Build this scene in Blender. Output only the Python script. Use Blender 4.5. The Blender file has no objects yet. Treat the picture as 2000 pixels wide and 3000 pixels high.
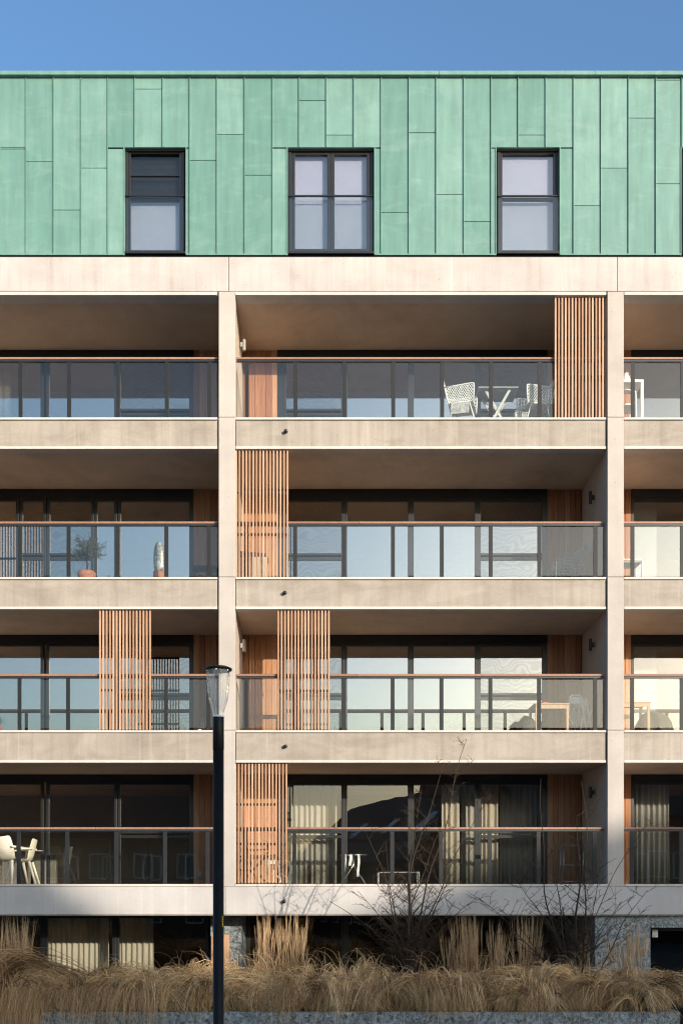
import bpy, bmesh, math, random
import numpy as np
from mathutils import Vector, Matrix, Euler

C = bpy.context.scene.collection
sc = bpy.context.scene
R = math.radians
rng = random.Random(7)
NR = np.random.default_rng(11)

# ------------------------------------------------------------------ layout
# The facade plane is y = 0, the ground z = 0, the camera stands 20 m in front of it at eye height 2.7 m.
EYE = 2.7
def PX(px, Y=0.0): return (px - 950.0) * (20.0 + Y) / 3000.0
def PZ(py, Y=0.0): return EYE + (2630.0 - py) * (20.0 + Y) / 3000.0
def P(px, py, Y): return Vector((PX(px, Y), Y, PZ(py, Y)))

# ------------------------------------------------------------------ materials
MATS = {}
def newmat(name):
    m = bpy.data.materials.new(name); m.use_nodes = True
    nt = m.node_tree; nt.nodes.clear()
    out = nt.nodes.new('ShaderNodeOutputMaterial')
    MATS[name] = m
    return m, nt, out
def nd(nt, typ, **kw):
    n = nt.nodes.new(typ)
    for k, v in kw.items():
        if k.startswith('i_'):
            n.inputs[k[2:].replace('_', ' ')].default_value = v
        else: setattr(n, k, v)
    return n
def coords(nt, scale=(1, 1, 1), loc=(0, 0, 0)):
    tc = nd(nt, 'ShaderNodeTexCoord'); mp = nd(nt, 'ShaderNodeMapping')
    mp.inputs['Scale'].default_value = scale; mp.inputs['Location'].default_value = loc
    nt.links.new(tc.outputs['Object'], mp.inputs['Vector'])
    return mp.outputs['Vector']
def noise(nt, vec, scale, detail=4, rough=.55, dist=0):
    n = nd(nt, 'ShaderNodeTexNoise'); n.inputs['Scale'].default_value = scale
    n.inputs['Detail'].default_value = detail; n.inputs['Roughness'].default_value = rough
    n.inputs['Distortion'].default_value = dist
    nt.links.new(vec, n.inputs['Vector']); return n.outputs['Fac']
def ramp(nt, fac, stops):
    r = nd(nt, 'ShaderNodeValToRGB'); e = r.color_ramp.elements
    while len(e) < len(stops): e.new(.5)
    for i, (p, c) in enumerate(stops):
        e[i].position = p; e[i].color = (c[0], c[1], c[2], 1) if not isinstance(c, (int, float)) else (c, c, c, 1)
    nt.links.new(fac, r.inputs['Fac']); return r.outputs['Color']
def mixc(nt, a, b, fac, mode='MIX'):
    m = nd(nt, 'ShaderNodeMix', data_type='RGBA', blend_type=mode)
    for sock, v in ((m.inputs[6], a), (m.inputs[7], b)):
        if isinstance(v, tuple): sock.default_value = (v[0], v[1], v[2], 1)
        else: nt.links.new(v, sock)
    if isinstance(fac, (int, float)): m.inputs[0].default_value = fac
    else: nt.links.new(fac, m.inputs[0])
    return m.outputs[2]
def bsdf(nt, out, col, rough=.7, metal=0, spec=.5, bump=None, bstr=.2, bdist=.01):
    b = nd(nt, 'ShaderNodeBsdfPrincipled')
    if isinstance(col, tuple): b.inputs['Base Color'].default_value = (col[0], col[1], col[2], 1)
    else: nt.links.new(col, b.inputs['Base Color'])
    if isinstance(rough, (int, float)): b.inputs['Roughness'].default_value = rough
    else: nt.links.new(rough, b.inputs['Roughness'])
    b.inputs['Metallic'].default_value = metal
    b.inputs['Specular IOR Level'].default_value = spec
    if bump is not None:
        bp = nd(nt, 'ShaderNodeBump'); bp.inputs['Strength'].default_value = bstr; bp.inputs['Distance'].default_value = bdist
        nt.links.new(bump, bp.inputs['Height']); nt.links.new(bp.outputs['Normal'], b.inputs['Normal'])
    nt.links.new(b.outputs[0], out.inputs['Surface']); return b
def math_(nt, op, a, b=None):
    m = nd(nt, 'ShaderNodeMath', operation=op)
    for i, v in enumerate((a, b)):
        if v is None: continue
        if isinstance(v, (int, float)): m.inputs[i].default_value = v
        else: nt.links.new(v, m.inputs[i])
    return m.outputs[0]
def rndattr(nt):
    a = nd(nt, 'ShaderNodeAttribute'); a.attribute_name = 'rnd'; return a.outputs['Fac']

def simple(name, col, rough=.6, metal=0, spec=.5, var=.12, nscale=9, bstr=0.0):
    m, nt, out = newmat(name)
    v = coords(nt)
    n = noise(nt, v, nscale, 5)
    lo = tuple(c * (1 - var) for c in col); hi = tuple(min(1, c * (1 + var)) for c in col)
    c = ramp(nt, n, [(.3, lo), (.7, hi)])
    bsdf(nt, out, c, rough, metal, spec, n if bstr else None, bstr)
    return m

def concrete(name, base, stain, streak=.5, blotch=.5):
    m, nt, out = newmat(name)
    v = coords(nt); big = noise(nt, v, .9, 5, .6)
    fine = noise(nt, v, 38, 6, .65)
    vs = coords(nt, (5.5, 1, .35)); st = noise(nt, vs, 1.0, 5, .62)
    vm = coords(nt, (.8, .8, 1.9), (3, 1, 7)); mid = noise(nt, vm, 1.0, 7, .62, 1.2)
    dark = tuple(c * s for c, s in zip(base, stain))
    f1 = ramp(nt, st, [(.47, 0.0), (.75, 1.0)])
    c = mixc(nt, base, dark, math_(nt, 'MULTIPLY', f1, streak))
    f2 = ramp(nt, mid, [(.45, 0.0), (.74, 1.0)])
    c = mixc(nt, c, dark, math_(nt, 'MULTIPLY', f2, blotch))
    dr = noise(nt, coords(nt, (9, 1, .12), (2, 0, 5)), 1.0, 4, .6)
    c = mixc(nt, c, tuple(min(.85, k * 1.28) for k in base), math_(nt, 'MULTIPLY', ramp(nt, dr, [(.58, 0.0), (.72, 1.0)]), streak * .8))
    mk = noise(nt, coords(nt, (1.4, 1.4, 3.4), (9, 4, 1)), 2.0, 6, .72, 1.5)
    c = mixc(nt, c, tuple(k * .42 for k in base), math_(nt, 'MULTIPLY', ramp(nt, mk, [(.66, 0.0), (.74, 1.0)]), blotch * .7))
    f3 = ramp(nt, big, [(.3, .86), (.7, 1.08)])
    c = mixc(nt, c, f3, 1.0, 'MULTIPLY')
    f4 = ramp(nt, fine, [(.25, .86), (.6, 1.03)])
    c = mixc(nt, c, f4, .8, 'MULTIPLY')
    vp = nd(nt, 'ShaderNodeTexVoronoi'); vp.inputs['Scale'].default_value = 4.5; nt.links.new(v, vp.inputs['Vector'])
    pit = ramp(nt, vp.outputs['Distance'], [(.035, .45), (.06, 1.0)])
    c = mixc(nt, c, pit, .6, 'MULTIPLY')
    bsdf(nt, out, c, .82, 0, .3, fine, .25, .004)
    return m

M = {}
M['beam'] = concrete('pale_precast_concrete', (.485, .45, .43), (.76, .70, .66), .6, .3)
M['column'] = concrete('column_concrete', (.445, .415, .38), (.84, .80, .76), .35, .3)
M['band'] = concrete('band_concrete', (.46, .45, .435), (.84, .82, .8), .4, .3)
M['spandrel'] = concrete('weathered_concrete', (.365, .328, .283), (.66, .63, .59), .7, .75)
M['lip'] = concrete('edge_concrete', (.56, .53, .49), (.85, .8, .76), .2, .2)
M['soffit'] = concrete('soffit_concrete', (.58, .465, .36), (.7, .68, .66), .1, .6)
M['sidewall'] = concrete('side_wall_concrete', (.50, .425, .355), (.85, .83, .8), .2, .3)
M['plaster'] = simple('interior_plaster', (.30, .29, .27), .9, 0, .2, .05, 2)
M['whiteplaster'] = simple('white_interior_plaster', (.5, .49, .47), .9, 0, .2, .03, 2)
M['dark'] = simple('dark_metal', (.016, .018, .021), .42, 0, .5, .25, 6)
M['post'] = simple('post_grey_metal', (.010, .0125, .0145), .55, 0, .35, .15, 5)
M['frame'] = simple('window_frame_black', (.010, .011, .012), .4, 0, .5, .2, 5)
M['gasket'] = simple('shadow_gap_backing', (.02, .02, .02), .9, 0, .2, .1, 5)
M['white'] = simple('white_paint', (.76, .76, .73), .45, 0, .5, .05, 14)
M['cream'] = simple('cream_plastic', (.72, .66, .53), .4, 0, .5, .04, 5)
M['teal'] = simple('grey_teal_metal', (.17, .205, .21), .45, 0, .5, .12, 10)
M['terracotta'] = simple('terracotta', (.33, .135, .075), .8, 0, .3, .22, 14, .1)
M['cover'] = simple('dark_grey_cover_cloth', (.055, .056, .05), .85, 0, .2, .3, 7, .4)
M['red'] = simple('red_glaze', (.42, .07, .05), .35, 0, .5, .1, 9)
M['steel'] = simple('brushed_steel', (.62, .62, .62), .3, 1, .5, .1, 30)
M['grey'] = simple('grey_plastic', (.28, .28, .27), .5, 0, .4, .1, 9)
M['palegrey'] = simple('pale_grey_paint', (.46, .46, .45), .5, 0, .4, .06, 12)
M['paper'] = simple('white_paper', (.8, .8, .78), .8, 0, .3, .04, 20)
M['yellow'] = simple('yellow_sticker', (.75, .5, .03), .5, 0, .4, .1, 40)
M['cushion'] = simple('plaid_cushion', (.42, .41, .39), .9, 0, .2, .45, 24)
M['sky_tone_blind'] = simple('sky_toned_blind_fabric', (.40, .41, .48), .9, 0, .2, .04, 2)  # lavender grey stands in for sky mirrored in the attic panes
M['boxbeige'] = simple('beige_storage_plastic', (.55, .47, .36), .6, 0, .3, .06, 5)
M['lampblack'] = simple('lamp_black_paint', (.007, .007, .007), .4, 0, .16, .3, 4)
M['paving'] = simple('grey_paving', (.24, .235, .22), .85, 0, .3, .25, .8)
M['soil'] = simple('dark_soil', (.045, .034, .024), .95, 0, .1, .4, 12)
M['roofmetal'] = simple('flat_roof_felt', (.08, .08, .08), .9, 0, .2, .2, 2)
M['brick'] = simple('brown_brick', (.15, .085, .055), .85, 0, .2, .25, 6)

def wood(name, cols, grain=.5, rough=.6):
    m, nt, out = newmat(name)
    r = rndattr(nt)
    tc = nd(nt, 'ShaderNodeTexCoord'); sx = nd(nt, 'ShaderNodeSeparateXYZ'); nt.links.new(tc.outputs['Object'], sx.inputs[0])
    cb = nd(nt, 'ShaderNodeCombineXYZ')
    nt.links.new(math_(nt, 'ADD', math_(nt, 'MULTIPLY', sx.outputs['X'], 38), math_(nt, 'MULTIPLY', r, 91)), cb.inputs['X'])
    nt.links.new(math_(nt, 'MULTIPLY', sx.outputs['Y'], 38), cb.inputs['Y'])
    nt.links.new(math_(nt, 'ADD', math_(nt, 'MULTIPLY', sx.outputs['Z'], 1.6), math_(nt, 'MULTIPLY', r, 37)), cb.inputs['Z'])
    g = noise(nt, cb.outputs[0], 1.0, 5, .6, .9)
    c = ramp(nt, r, [(0, cols[0]), (.5, cols[1]), (1, cols[2])])
    gg = ramp(nt, g, [(.3, 1 - grain), (.7, 1.1)])
    c = mixc(nt, c, gg, 1, 'MULTIPLY')
    bsdf(nt, out, c, rough, 0, .35, g, .12, .003)
    return m
M['cedar'] = wood('cedar_boards', [(.30, .125, .058), (.41, .19, .09), (.50, .27, .145)], .4)
M['slat'] = wood('larch_slats', [(.38, .215, .125), (.48, .29, .18), (.58, .385, .26)], .35)
M['rail'] = wood('handrail_hardwood', [(.25, .135, .09), (.30, .165, .11), (.35, .20, .135)], .25, .5)
M['tablewood'] = wood('oiled_table_wood', [(.40, .22, .12), (.48, .28, .16), (.52, .33, .2)], .3)
M['deck'] = wood('deck_boards', [(.25, .165, .11), (.31, .205, .14), (.36, .25, .17)], .35, .75)

# patinated copper
m, nt, out = newmat('patinated_copper'); M['copper'] = m
r = rndattr(nt); v = coords(nt)
base = ramp(nt, r, [(0, (.105, .235, .202)), (.5, (.130, .268, .233)), (1, (.165, .310, .272))])
vs = coords(nt, (7, 1, .8)); st = noise(nt, vs, 1.0, 5, .6)
big = noise(nt, v, 1.1, 5, .62, .5)
fine = noise(nt, v, 60, 4, .7)
vw = coords(nt, (1.2, 1, 2.6), (4, 0, 2)); cl = noise(nt, vw, 1.3, 6, .65, .7)
c = mixc(nt, base, (.085, .205, .175), math_(nt, 'MULTIPLY', ramp(nt, big, [(.42, 0.0), (.75, 1.0)]), .55))
c = mixc(nt, c, (.265, .39, .345), math_(nt, 'MULTIPLY', ramp(nt, cl, [(.5, 0.0), (.8, 1.0)]), .38))
c = mixc(nt, c, ramp(nt, st, [(.3, .82), (.7, 1.1)]), .8, 'MULTIPLY')
c = mixc(nt, c, ramp(nt, fine, [(.3, .93), (.7, 1.05)]), .7, 'MULTIPLY')
wav = noise(nt, coords(nt, (1.6, 1, .7)), 1.6, 2, .5)
bsdf(nt, out, c, .55, 0, .45, wav, .35, .03)

def glass(name, tint, r0, wave=0.0, mesh=False, rough=0.0, haze=0.0):
    m, nt, out = newmat(name)
    tr = nd(nt, 'ShaderNodeBsdfTransparent'); tr.inputs['Color'].default_value = (*tint, 1)
    gl = nd(nt, 'ShaderNodeBsdfAnisotropic'); gl.inputs['Roughness'].default_value = rough
    gl.inputs['Color'].default_value = (1.0, .93, .85, 1)
    ge = nd(nt, 'ShaderNodeNewGeometry'); dt = nd(nt, 'ShaderNodeVectorMath', operation='DOT_PRODUCT')
    nt.links.new(ge.outputs['Normal'], dt.inputs[0]); nt.links.new(ge.outputs['Incoming'], dt.inputs[1])
    c1 = math_(nt, 'SUBTRACT', 1.0, math_(nt, 'ABSOLUTE', dt.outputs['Value']))
    fac = math_(nt, 'ADD', math_(nt, 'MULTIPLY', math_(nt, 'POWER', c1, 5.0), 1 - r0), r0)   # Schlick reflectance, alike from both sides
    mx = nd(nt, 'ShaderNodeMixShader')
    if mesh:
        v = coords(nt, (1, 1, 1))
        w = nd(nt, 'ShaderNodeTexWave'); w.wave_type = 'BANDS'; w.bands_direction = 'Z'
        w.inputs['Scale'].default_value = 2.9; w.inputs['Distortion'].default_value = 14; w.inputs['Detail'].default_value = 0
        w.inputs['Detail Scale'].default_value = 1.1; nt.links.new(v, w.inputs['Vector'])
        fac = math_(nt, 'MULTIPLY', fac, ramp(nt, w.outputs['Fac'], [(0, .68), (1, .88)]))  # wavy bands paint the screen's moire into the reflectance
    if wave:
        n = noise(nt, coords(nt, (1, 1, 1)), .9, 2)
        bp = nd(nt, 'ShaderNodeBump'); bp.inputs['Strength'].default_value = wave; bp.inputs['Distance'].default_value = .02
        nt.links.new(n, bp.inputs['Height']); nt.links.new(bp.outputs['Normal'], gl.inputs['Normal'])
    if haze:
        d = nd(nt, 'ShaderNodeBsdfTranslucent'); d.inputs['Color'].default_value = (.9, .9, .88, 1)
        d2 = nd(nt, 'ShaderNodeBsdfDiffuse'); d2.inputs['Color'].default_value = (.9, .9, .88, 1)
        a_ = nd(nt, 'ShaderNodeMixShader'); nt.links.new(d.outputs[0], a_.inputs[1]); nt.links.new(d2.outputs[0], a_.inputs[2])
        b2 = nd(nt, 'ShaderNodeMixShader'); b2.inputs[0].default_value = haze; nt.links.new(tr.outputs[0], b2.inputs[1]); nt.links.new(a_.outputs[0], b2.inputs[2]); tr = b2
    nt.links.new(fac, mx.inputs[0]); nt.links.new(tr.outputs[0], mx.inputs[1]); nt.links.new(gl.outputs[0], mx.inputs[2])
    nt.links.new(mx.outputs[0], out.inputs['Surface'])
    return m
M['pane'] = glass('window_glass', (.80, .83, .82), .38, .03)
M['lowpane'] = glass('lower_window_glass', (.90, .90, .885), .10, .05)
M['atticpane'] = glass('attic_window_glass', (.93, .94, .96), .13, .04)
M['meshpane'] = glass('screened_window_glass', (.66, .68, .67), .35, .06, True)
M['sidepane'] = glass('right_flat_glass', (.80, .82, .82), .15, .03)
M['groundpane'] = glass('ground_floor_glass', (.86, .87, .85), .05, .04)
M['doorpane'] = glass('dark_door_glass', (.35, .36, .36), .04, .03)
M['balglass'] = glass('balustrade_glass', (.95, .97, .96), .05, .05)
M['lampglass'] = glass('lamp_glass', (.96, .97, .97), .07, 0, False, 0, .10)

# granite
m, nt, out = newmat('mottled_granite'); M['granite'] = m
v = coords(nt)
a = noise(nt, v, 15, 6, .7, 1.2); b_ = noise(nt, coords(nt, (1, 1, 1), (5, 2, 9)), 9, 5, .65, .6)
c = ramp(nt, a, [(.36, (.03, .038, .04)), (.47, (.14, .165, .17)), (.60, (.30, .345, .36)), (.75, (.44, .49, .50))])
c = mixc(nt, c, ramp(nt, b_, [(.3, .7), (.7, 1.2)]), .8, 'MULTIPLY')
bsdf(nt, out, c, .5, 0, .4, a, .1, .003)

# curtain
def curtain_mat(name, col, sheer):
    m, nt, out = newmat(name)
    d = nd(nt, 'ShaderNodeBsdfDiffuse'); t = nd(nt, 'ShaderNodeBsdfTranslucent'); x = nd(nt, 'ShaderNodeMixShader')
    n = noise(nt, coords(nt, (30, 30, 2)), 1, 3)
    cc = ramp(nt, n, [(.3, tuple(k * .9 for k in col)), (.7, col)])
    nt.links.new(cc, d.inputs['Color']); nt.links.new(cc, t.inputs['Color'])
    x.inputs[0].default_value = sheer
    nt.links.new(d.outputs[0], x.inputs[1]); nt.links.new(t.outputs[0], x.inputs[2]); nt.links.new(x.outputs[0], out.inputs['Surface'])
    return m
M['curtain'] = curtain_mat('cream_curtain', (.80, .75, .64), .25)
M['greencurtain'] = curtain_mat('pale_green_curtain', (.72, .71, .66), .3)

# grass / twigs
def strand(name, c0, c1, c2, rough=.7):
    m, nt, out = newmat(name)
    c = ramp(nt, rndattr(nt), [(0, c0), (.55, c1), (1, c2)])
    d = nd(nt, 'ShaderNodeBsdfPrincipled'); d.inputs['Roughness'].default_value = rough; d.inputs['Specular IOR Level'].default_value = .25
    nt.links.new(c, d.inputs['Base Color'])
    t = nd(nt, 'ShaderNodeBsdfTranslucent'); nt.links.new(c, t.inputs['Color'])
    x = nd(nt, 'ShaderNodeMixShader'); x.inputs[0].default_value = .25
    nt.links.new(d.outputs[0], x.inputs[1]); nt.links.new(t.outputs[0], x.inputs[2]); nt.links.new(x.outputs[0], out.inputs['Surface'])
    return m
M['grass'] = strand('dry_grass', (.09, .048, .02), (.58, .375, .18), (.99, .78, .46))
M['reed'] = strand('dry_reed', (.22, .135, .065), (.50, .335, .18), (.80, .60, .36))
M['twig'] = strand('bare_twig', (.03, .022, .016), (.055, .039, .027), (.10, .07, .045))
M['bark'] = simple('grey_bark', (.045, .033, .024), .9, 0, .2, .35, 30, .3)
M['olive'] = strand('olive_leaf', (.075, .09, .05), (.14, .155, .095), (.27, .28, .19))
M['leaf'] = strand('house_plant_leaf', (.03, .06, .02), (.06, .1, .03), (.1, .15, .05))

# hammered metal of the sculpture
m, nt, out = newmat('mottled_silver'); M['silver'] = m
n = noise(nt, coords(nt), 14, 5, .6, .5)
c = ramp(nt, n, [(.35, (.12, .12, .105)), (.5, (.34, .34, .31)), (.7, (.62, .61, .57))])
bsdf(nt, out, c, .35, .35, .5, n, .5, .02)

# roof tiles for the house opposite
m, nt, out = newmat('dark_roof_tiles'); M['tiles'] = m
w = nd(nt, 'ShaderNodeTexWave'); w.inputs['Scale'].default_value = 1.6; w.inputs['Distortion'].default_value = .6
nt.links.new(coords(nt), w.inputs['Vector'])
c = ramp(nt, w.outputs['Fac'], [(0, (.014, .013, .013)), (1, (.05, .045, .042))])
bsdf(nt, out, c, .7, 0, .3, w.outputs['Fac'], .5, .05)

# ------------------------------------------------------------------ mesh helpers
def wloc(o):
    v = Vector((0, 0, 0))
    while o is not None:
        v += o.location; o = o.parent
    return v

class MB:
    def __init__(s): s.v = []; s.f = []; s.r = []
    def add(s, vs, fs, rnd=None):
        o = len(s.v); s.v += [tuple(p) for p in vs]
        rr = rng.random() if rnd is None else rnd
        for f in fs: s.f.append(tuple(i + o for i in f)); s.r.append(rr)
        return s
    def box(s, x0, x1, y0, y1, z0, z1, rnd=None, xf=None):
        vs = [Vector(p) for p in ((x0, y0, z0), (x1, y0, z0), (x1, y1, z0), (x0, y1, z0), (x0, y0, z1), (x1, y0, z1), (x1, y1, z1), (x0, y1, z1))]
        if xf is not None: vs = [xf @ p for p in vs]
        return s.add(vs, [(0, 3, 2, 1), (4, 5, 6, 7), (0, 1, 5, 4), (1, 2, 6, 5), (2, 3, 7, 6), (3, 0, 4, 7)], rnd)
    def beam(s, a, b, w, h, rnd=None):          # a rectangular bar between two points
        a = Vector(a); b = Vector(b); d = (b - a); L = d.length; d.normalize()
        up = Vector((0, 0, 1)) if abs(d.z) < .95 else Vector((0, 1, 0))
        sx = d.cross(up).normalized(); su = sx.cross(d).normalized()
        vs = []
        for p in (a, b):
            for i, j in ((-1, -1), (1, -1), (1, 1), (-1, 1)): vs.append(p + sx * i * w / 2 + su * j * h / 2)
        return s.add(vs, [(0, 1, 2, 3), (7, 6, 5, 4), (0, 4, 5, 1), (1, 5, 6, 2), (2, 6, 7, 3), (3, 7, 4, 0)], rnd)
    def tube(s, pts, rad, n=6, rnd=None):
        pts = [Vector(p) for p in pts]
        if isinstance(rad, (int, float)): rad = [rad] * len(pts)
        vs = []; prev = None
        for i, p in enumerate(pts):
            d = (pts[min(i + 1, len(pts) - 1)] - pts[max(i - 1, 0)])
            if d.length < 1e-9: d = Vector((0, 0, 1))
            d.normalize()
            if prev is None:
                u = d.cross(Vector((.31, .95, .08)));
                if u.length < .05: u = d.cross(Vector((1, 0, 0)))
                u.normalize()
            else:
                u = prev - d * prev.dot(d)
                if u.length < 1e-6: u = d.orthogonal()
                u.normalize()
            prev = u; w = d.cross(u)
            for k in range(n):
                a = 2 * math.pi * k / n
                vs.append(p + (u * math.cos(a) + w * math.sin(a)) * rad[i])
        fs = []
        for i in range(len(pts) - 1):
            for k in range(n):
                k2 = (k + 1) % n
                fs.append((i * n + k, i * n + k2, (i + 1) * n + k2, (i + 1) * n + k))
        fs.append(tuple(range(n))[::-1]); fs.append(tuple((len(pts) - 1) * n + k for k in range(n)))
        return s.add(vs, fs, rnd)
    def lathe(s, c, prof, n=24, rnd=None, closed=True, sx=1, sy=1):
        c = Vector(c); vs = []
        for rr, z in prof:
            for k in range(n):
                a = 2 * math.pi * k / n
                vs.append(c + Vector((rr * math.cos(a) * sx, rr * math.sin(a) * sy, z)))
        fs = []
        for i in range(len(prof) - 1):
            for k in range(n):
                k2 = (k + 1) % n
                fs.append((i * n + k, i * n + k2, (i + 1) * n + k2, (i + 1) * n + k))
        if closed:
            fs.append(tuple(range(n))[::-1]); fs.append(tuple((len(prof) - 1) * n + k for k in range(n)))
        return s.add(vs, fs, rnd)
    def build(s, name, mat, parent=None, smooth=False, bevel=0, local=False, recentre=False):
        me = bpy.data.meshes.new(name)
        off = wloc(parent) if (parent is not None and not local) else Vector((0, 0, 0))
        loc = Vector((0, 0, 0))
        arr = np.array(s.v, dtype=np.float64) - np.array(off)
        if parent is None and not local:
            mn, mx = arr.min(0), arr.max(0)
            loc = Vector(((mn[0] + mx[0]) / 2, (mn[1] + mx[1]) / 2, mn[2])); arr = arr - np.array(loc)
        me.from_pydata([tuple(p) for p in arr], [], s.f)
        at = me.attributes.new('rnd', 'FLOAT', 'FACE'); at.data.foreach_set('value', np.array(s.r, dtype=np.float32))
        me.materials.append(mat)
        if smooth: me.polygons.foreach_set('use_smooth', np.ones(len(me.polygons), dtype=bool))
        me.update()
        o = bpy.data.objects.new(name, me); C.objects.link(o); o.location = loc
        if parent is not None: o.parent = parent
        if bevel:
            b = o.modifiers.new('bevel', 'BEVEL'); b.width = bevel; b.segments = 2; b.limit_method = 'ANGLE'
        return o

def tag(o, label, cat, group=None, kind=None):
    o['label'] = label; o['category'] = cat
    if group: o['group'] = group
    if kind: o['kind'] = kind
    return o
def thing(name, label, cat, loc=(0, 0, 0), group=None):
    o = bpy.data.objects.new(name, None); C.objects.link(o); o.location = loc; o.empty_display_size = .2
    return tag(o, label, cat, group)
def struct(o): o['kind'] = 'structure'; return o
def part_empty(name, parent):
    o = bpy.data.objects.new(name, None); C.objects.link(o); o.parent = parent; return o
def copy_tree(o, parent=None):
    c = o.copy(); C.objects.link(c); c.parent = parent
    for ch in [k for k in o.children]: copy_tree(ch, c)
    return c

# ------------------------------------------------------------------ ground
g = MB(); g.add([(-2500, -2500, 0), (2500, -2500, 0), (2500, 2500, 0), (-2500, 2500, 0)], [(0, 1, 2, 3)])
struct(g.build('ground', M['paving']))

# ================================================================== THE BUILDING
B = thing('apartment_building', 'apartment building with green copper attic and stacked glazed loggias behind pale concrete frame', 'building', (2, 2, 0))

X0, X1 = -9.645, 13.1                     # facade extent
COLS = [(-9.645, -9.325), (-2.06, -1.74), (5.523, 5.84), (13.1, 13.42)]
BAYS = [(-9.325, -2.06), (-1.74, 5.523), (5.84, 13.1)]
YB = 2.03                                 # back wall of the loggias
top = {5: PZ(1222), 4: PZ(1690), 3: PZ(2139), 2: PZ(2590)}
bot = {5: PZ(1314), 4: PZ(1784), 3: PZ(2234), 2: PZ(2682)}
soff = {5: PZ(865), 4: bot[5], 3: bot[4], 2: bot[3]}
SCREENS = {}

# --- parapet and copper attic
zc0, zc1 = PZ(748), PZ(222)
cap = MB(); xs = [X0 - .03, PX(380), PX(1285), PX(1740), X1 + .35]
for a, b in zip(xs[:-1], xs[1:]): cap.box(a + .002, b - .002, -.045, .6, zc1 - .01, PZ(206.5, -.045), .75)
cap.build('parapet_cap', M['copper'], B, bevel=.006)
WIN = [(-176, -3, 1), (367, 541, 1), (845, 1093, 2), (1456, 1636, 1), (1998, 2172, 1)]
WY0, WY1 = 432, 745
seams = [-164, -84, -4, 75, 156, 237, 316, 394, 476, 555, 635, 716, 797, 876, 955, 1036, 1116, 1197, 1277, 1358, 1438, 1517, 1598, 1679, 1759, 1840, 1920, 1996]
s_ = -164
while s_ > -500: s_ -= 80.2; seams.insert(0, s_)
s_ = 1996
while s_ < 2900: s_ += 80; seams.append(s_)
joints = {-4: [433], 75: [470], 156: [612], 237: [489], 316: [432], 394: [257], 476: [432], 555: [466], 635: [390], 716: [510], 797: [431], 876: [291], 955: [392], 1036: [431], 1116: [619], 1197: [385], 1277: [566], 1358: [646], 1438: [431], 1517: [392], 1598: [431], 1679: [599], 1759: [489], 1840: [342], 1920: [231, 535]}
clad = MB(); YC = .035
clad_back = MB()
def inwin(a, b):                          # windows overlapping the strip
    return [w for w in WIN if w[0] - 1 < b and w[1] + 1 > a]
for a, b in zip(seams[:-1], seams[1:]):
    js = joints.get(a, [rng.choice([470, 560, 380, 620, 431])])
    ys = [222] + js + [748]
    ws = inwin(a, b)
    for y0, y1 in zip(ys[:-1], ys[1:]):
        spans = [(a, b, y0, y1)]
        for w in ws:
            new = []
            for (p, q, u, v_) in spans:
                if v_ <= WY0 - 3 or q <= w[0] - 4 or p >= w[1] + 4: new.append((p, q, u, v_)); continue
                if u < WY0 - 3: new.append((p, q, u, WY0 - 3))
                uu = max(u, WY0 - 3)
                if p < w[0] - 4: new.append((p, w[0] - 4, uu, v_))
                if q > w[1] + 4: new.append((w[1] + 4, q, uu, v_))
            spans = new
        rr = rng.random()
        for (p, q, u, v_) in spans:
            if q - p < 4 or v_ - u < 4: continue
            clad.box(PX(p) + .004, PX(q) - .004, YC + rng.uniform(-.002, .002), YC + .03, PZ(v_) + .007, PZ(u) - .004, rr)
# standing seams
for s_ in seams:
    ws = [w for w in WIN if w[0] - 4 < s_ < w[1] + 4]
    jig = rng.uniform(-.004, .004)
    yend = WY0 - 4 if ws else 741
    clad.box(PX(s_) - .006 + jig, PX(s_) + .006 + jig, YC - .029, YC + .01, PZ(yend), zc1 - .006, .15)
# bottom flashing and lining around windows
xs = sorted([X0] + [PX(w[0] - 4) for w in WIN] + [PX(w[1] + 4) for w in WIN] + [X1 + .32])
for i in range(0, len(xs), 2):
    if xs[i + 1] > xs[i]: clad.box(xs[i], xs[i + 1], YC - .03, YC + .03, zc0 + .012, PZ(742), .6)
for w in WIN:
    for px, sgn in ((w[0] - 4, 1), (w[1] + 4, -1)):
        clad.box(PX(px) - (.010), PX(px) + (.010), YC - .02, YC + .14, zc0 + .02, PZ(WY0 - 3), .4)
    clad.box(PX(w[0] - 4) + .011, PX(w[1] + 4) - .011, YC - .012, YC + .14, PZ(WY0 - 3) + .001, PZ(WY0 - 3) + .012, .4)
clad.build('copper_cladding', M['copper'], B, bevel=.003)
# backing wall of the attic, with openings
bk = MB(); xs = [X0] + [x for w in WIN for x in (PX(w[0] - 3), PX(w[1] + 3))] + [X1 + .32]
for i in range(0, len(xs), 2): bk.box(xs[i], xs[i + 1], YC + .031, .34, zc0, PZ(207))
for w in WIN: bk.box(PX(w[0] - 3) + .001, PX(w[1] + 3) - .001, YC + .05, .34, PZ(WY0), PZ(207) - .01)
bk.build('attic_wall', M['gasket'], B)
rf = MB(); rf.box(X0, X1 + .32, .35, 9, PZ(222) - .25, PZ(222) - .02)
rf.box(X0, X1 + .32, 8.9, 9.2, 0, PZ(222) - .26); rf.build('roof', M['roofmetal'], B)

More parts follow.
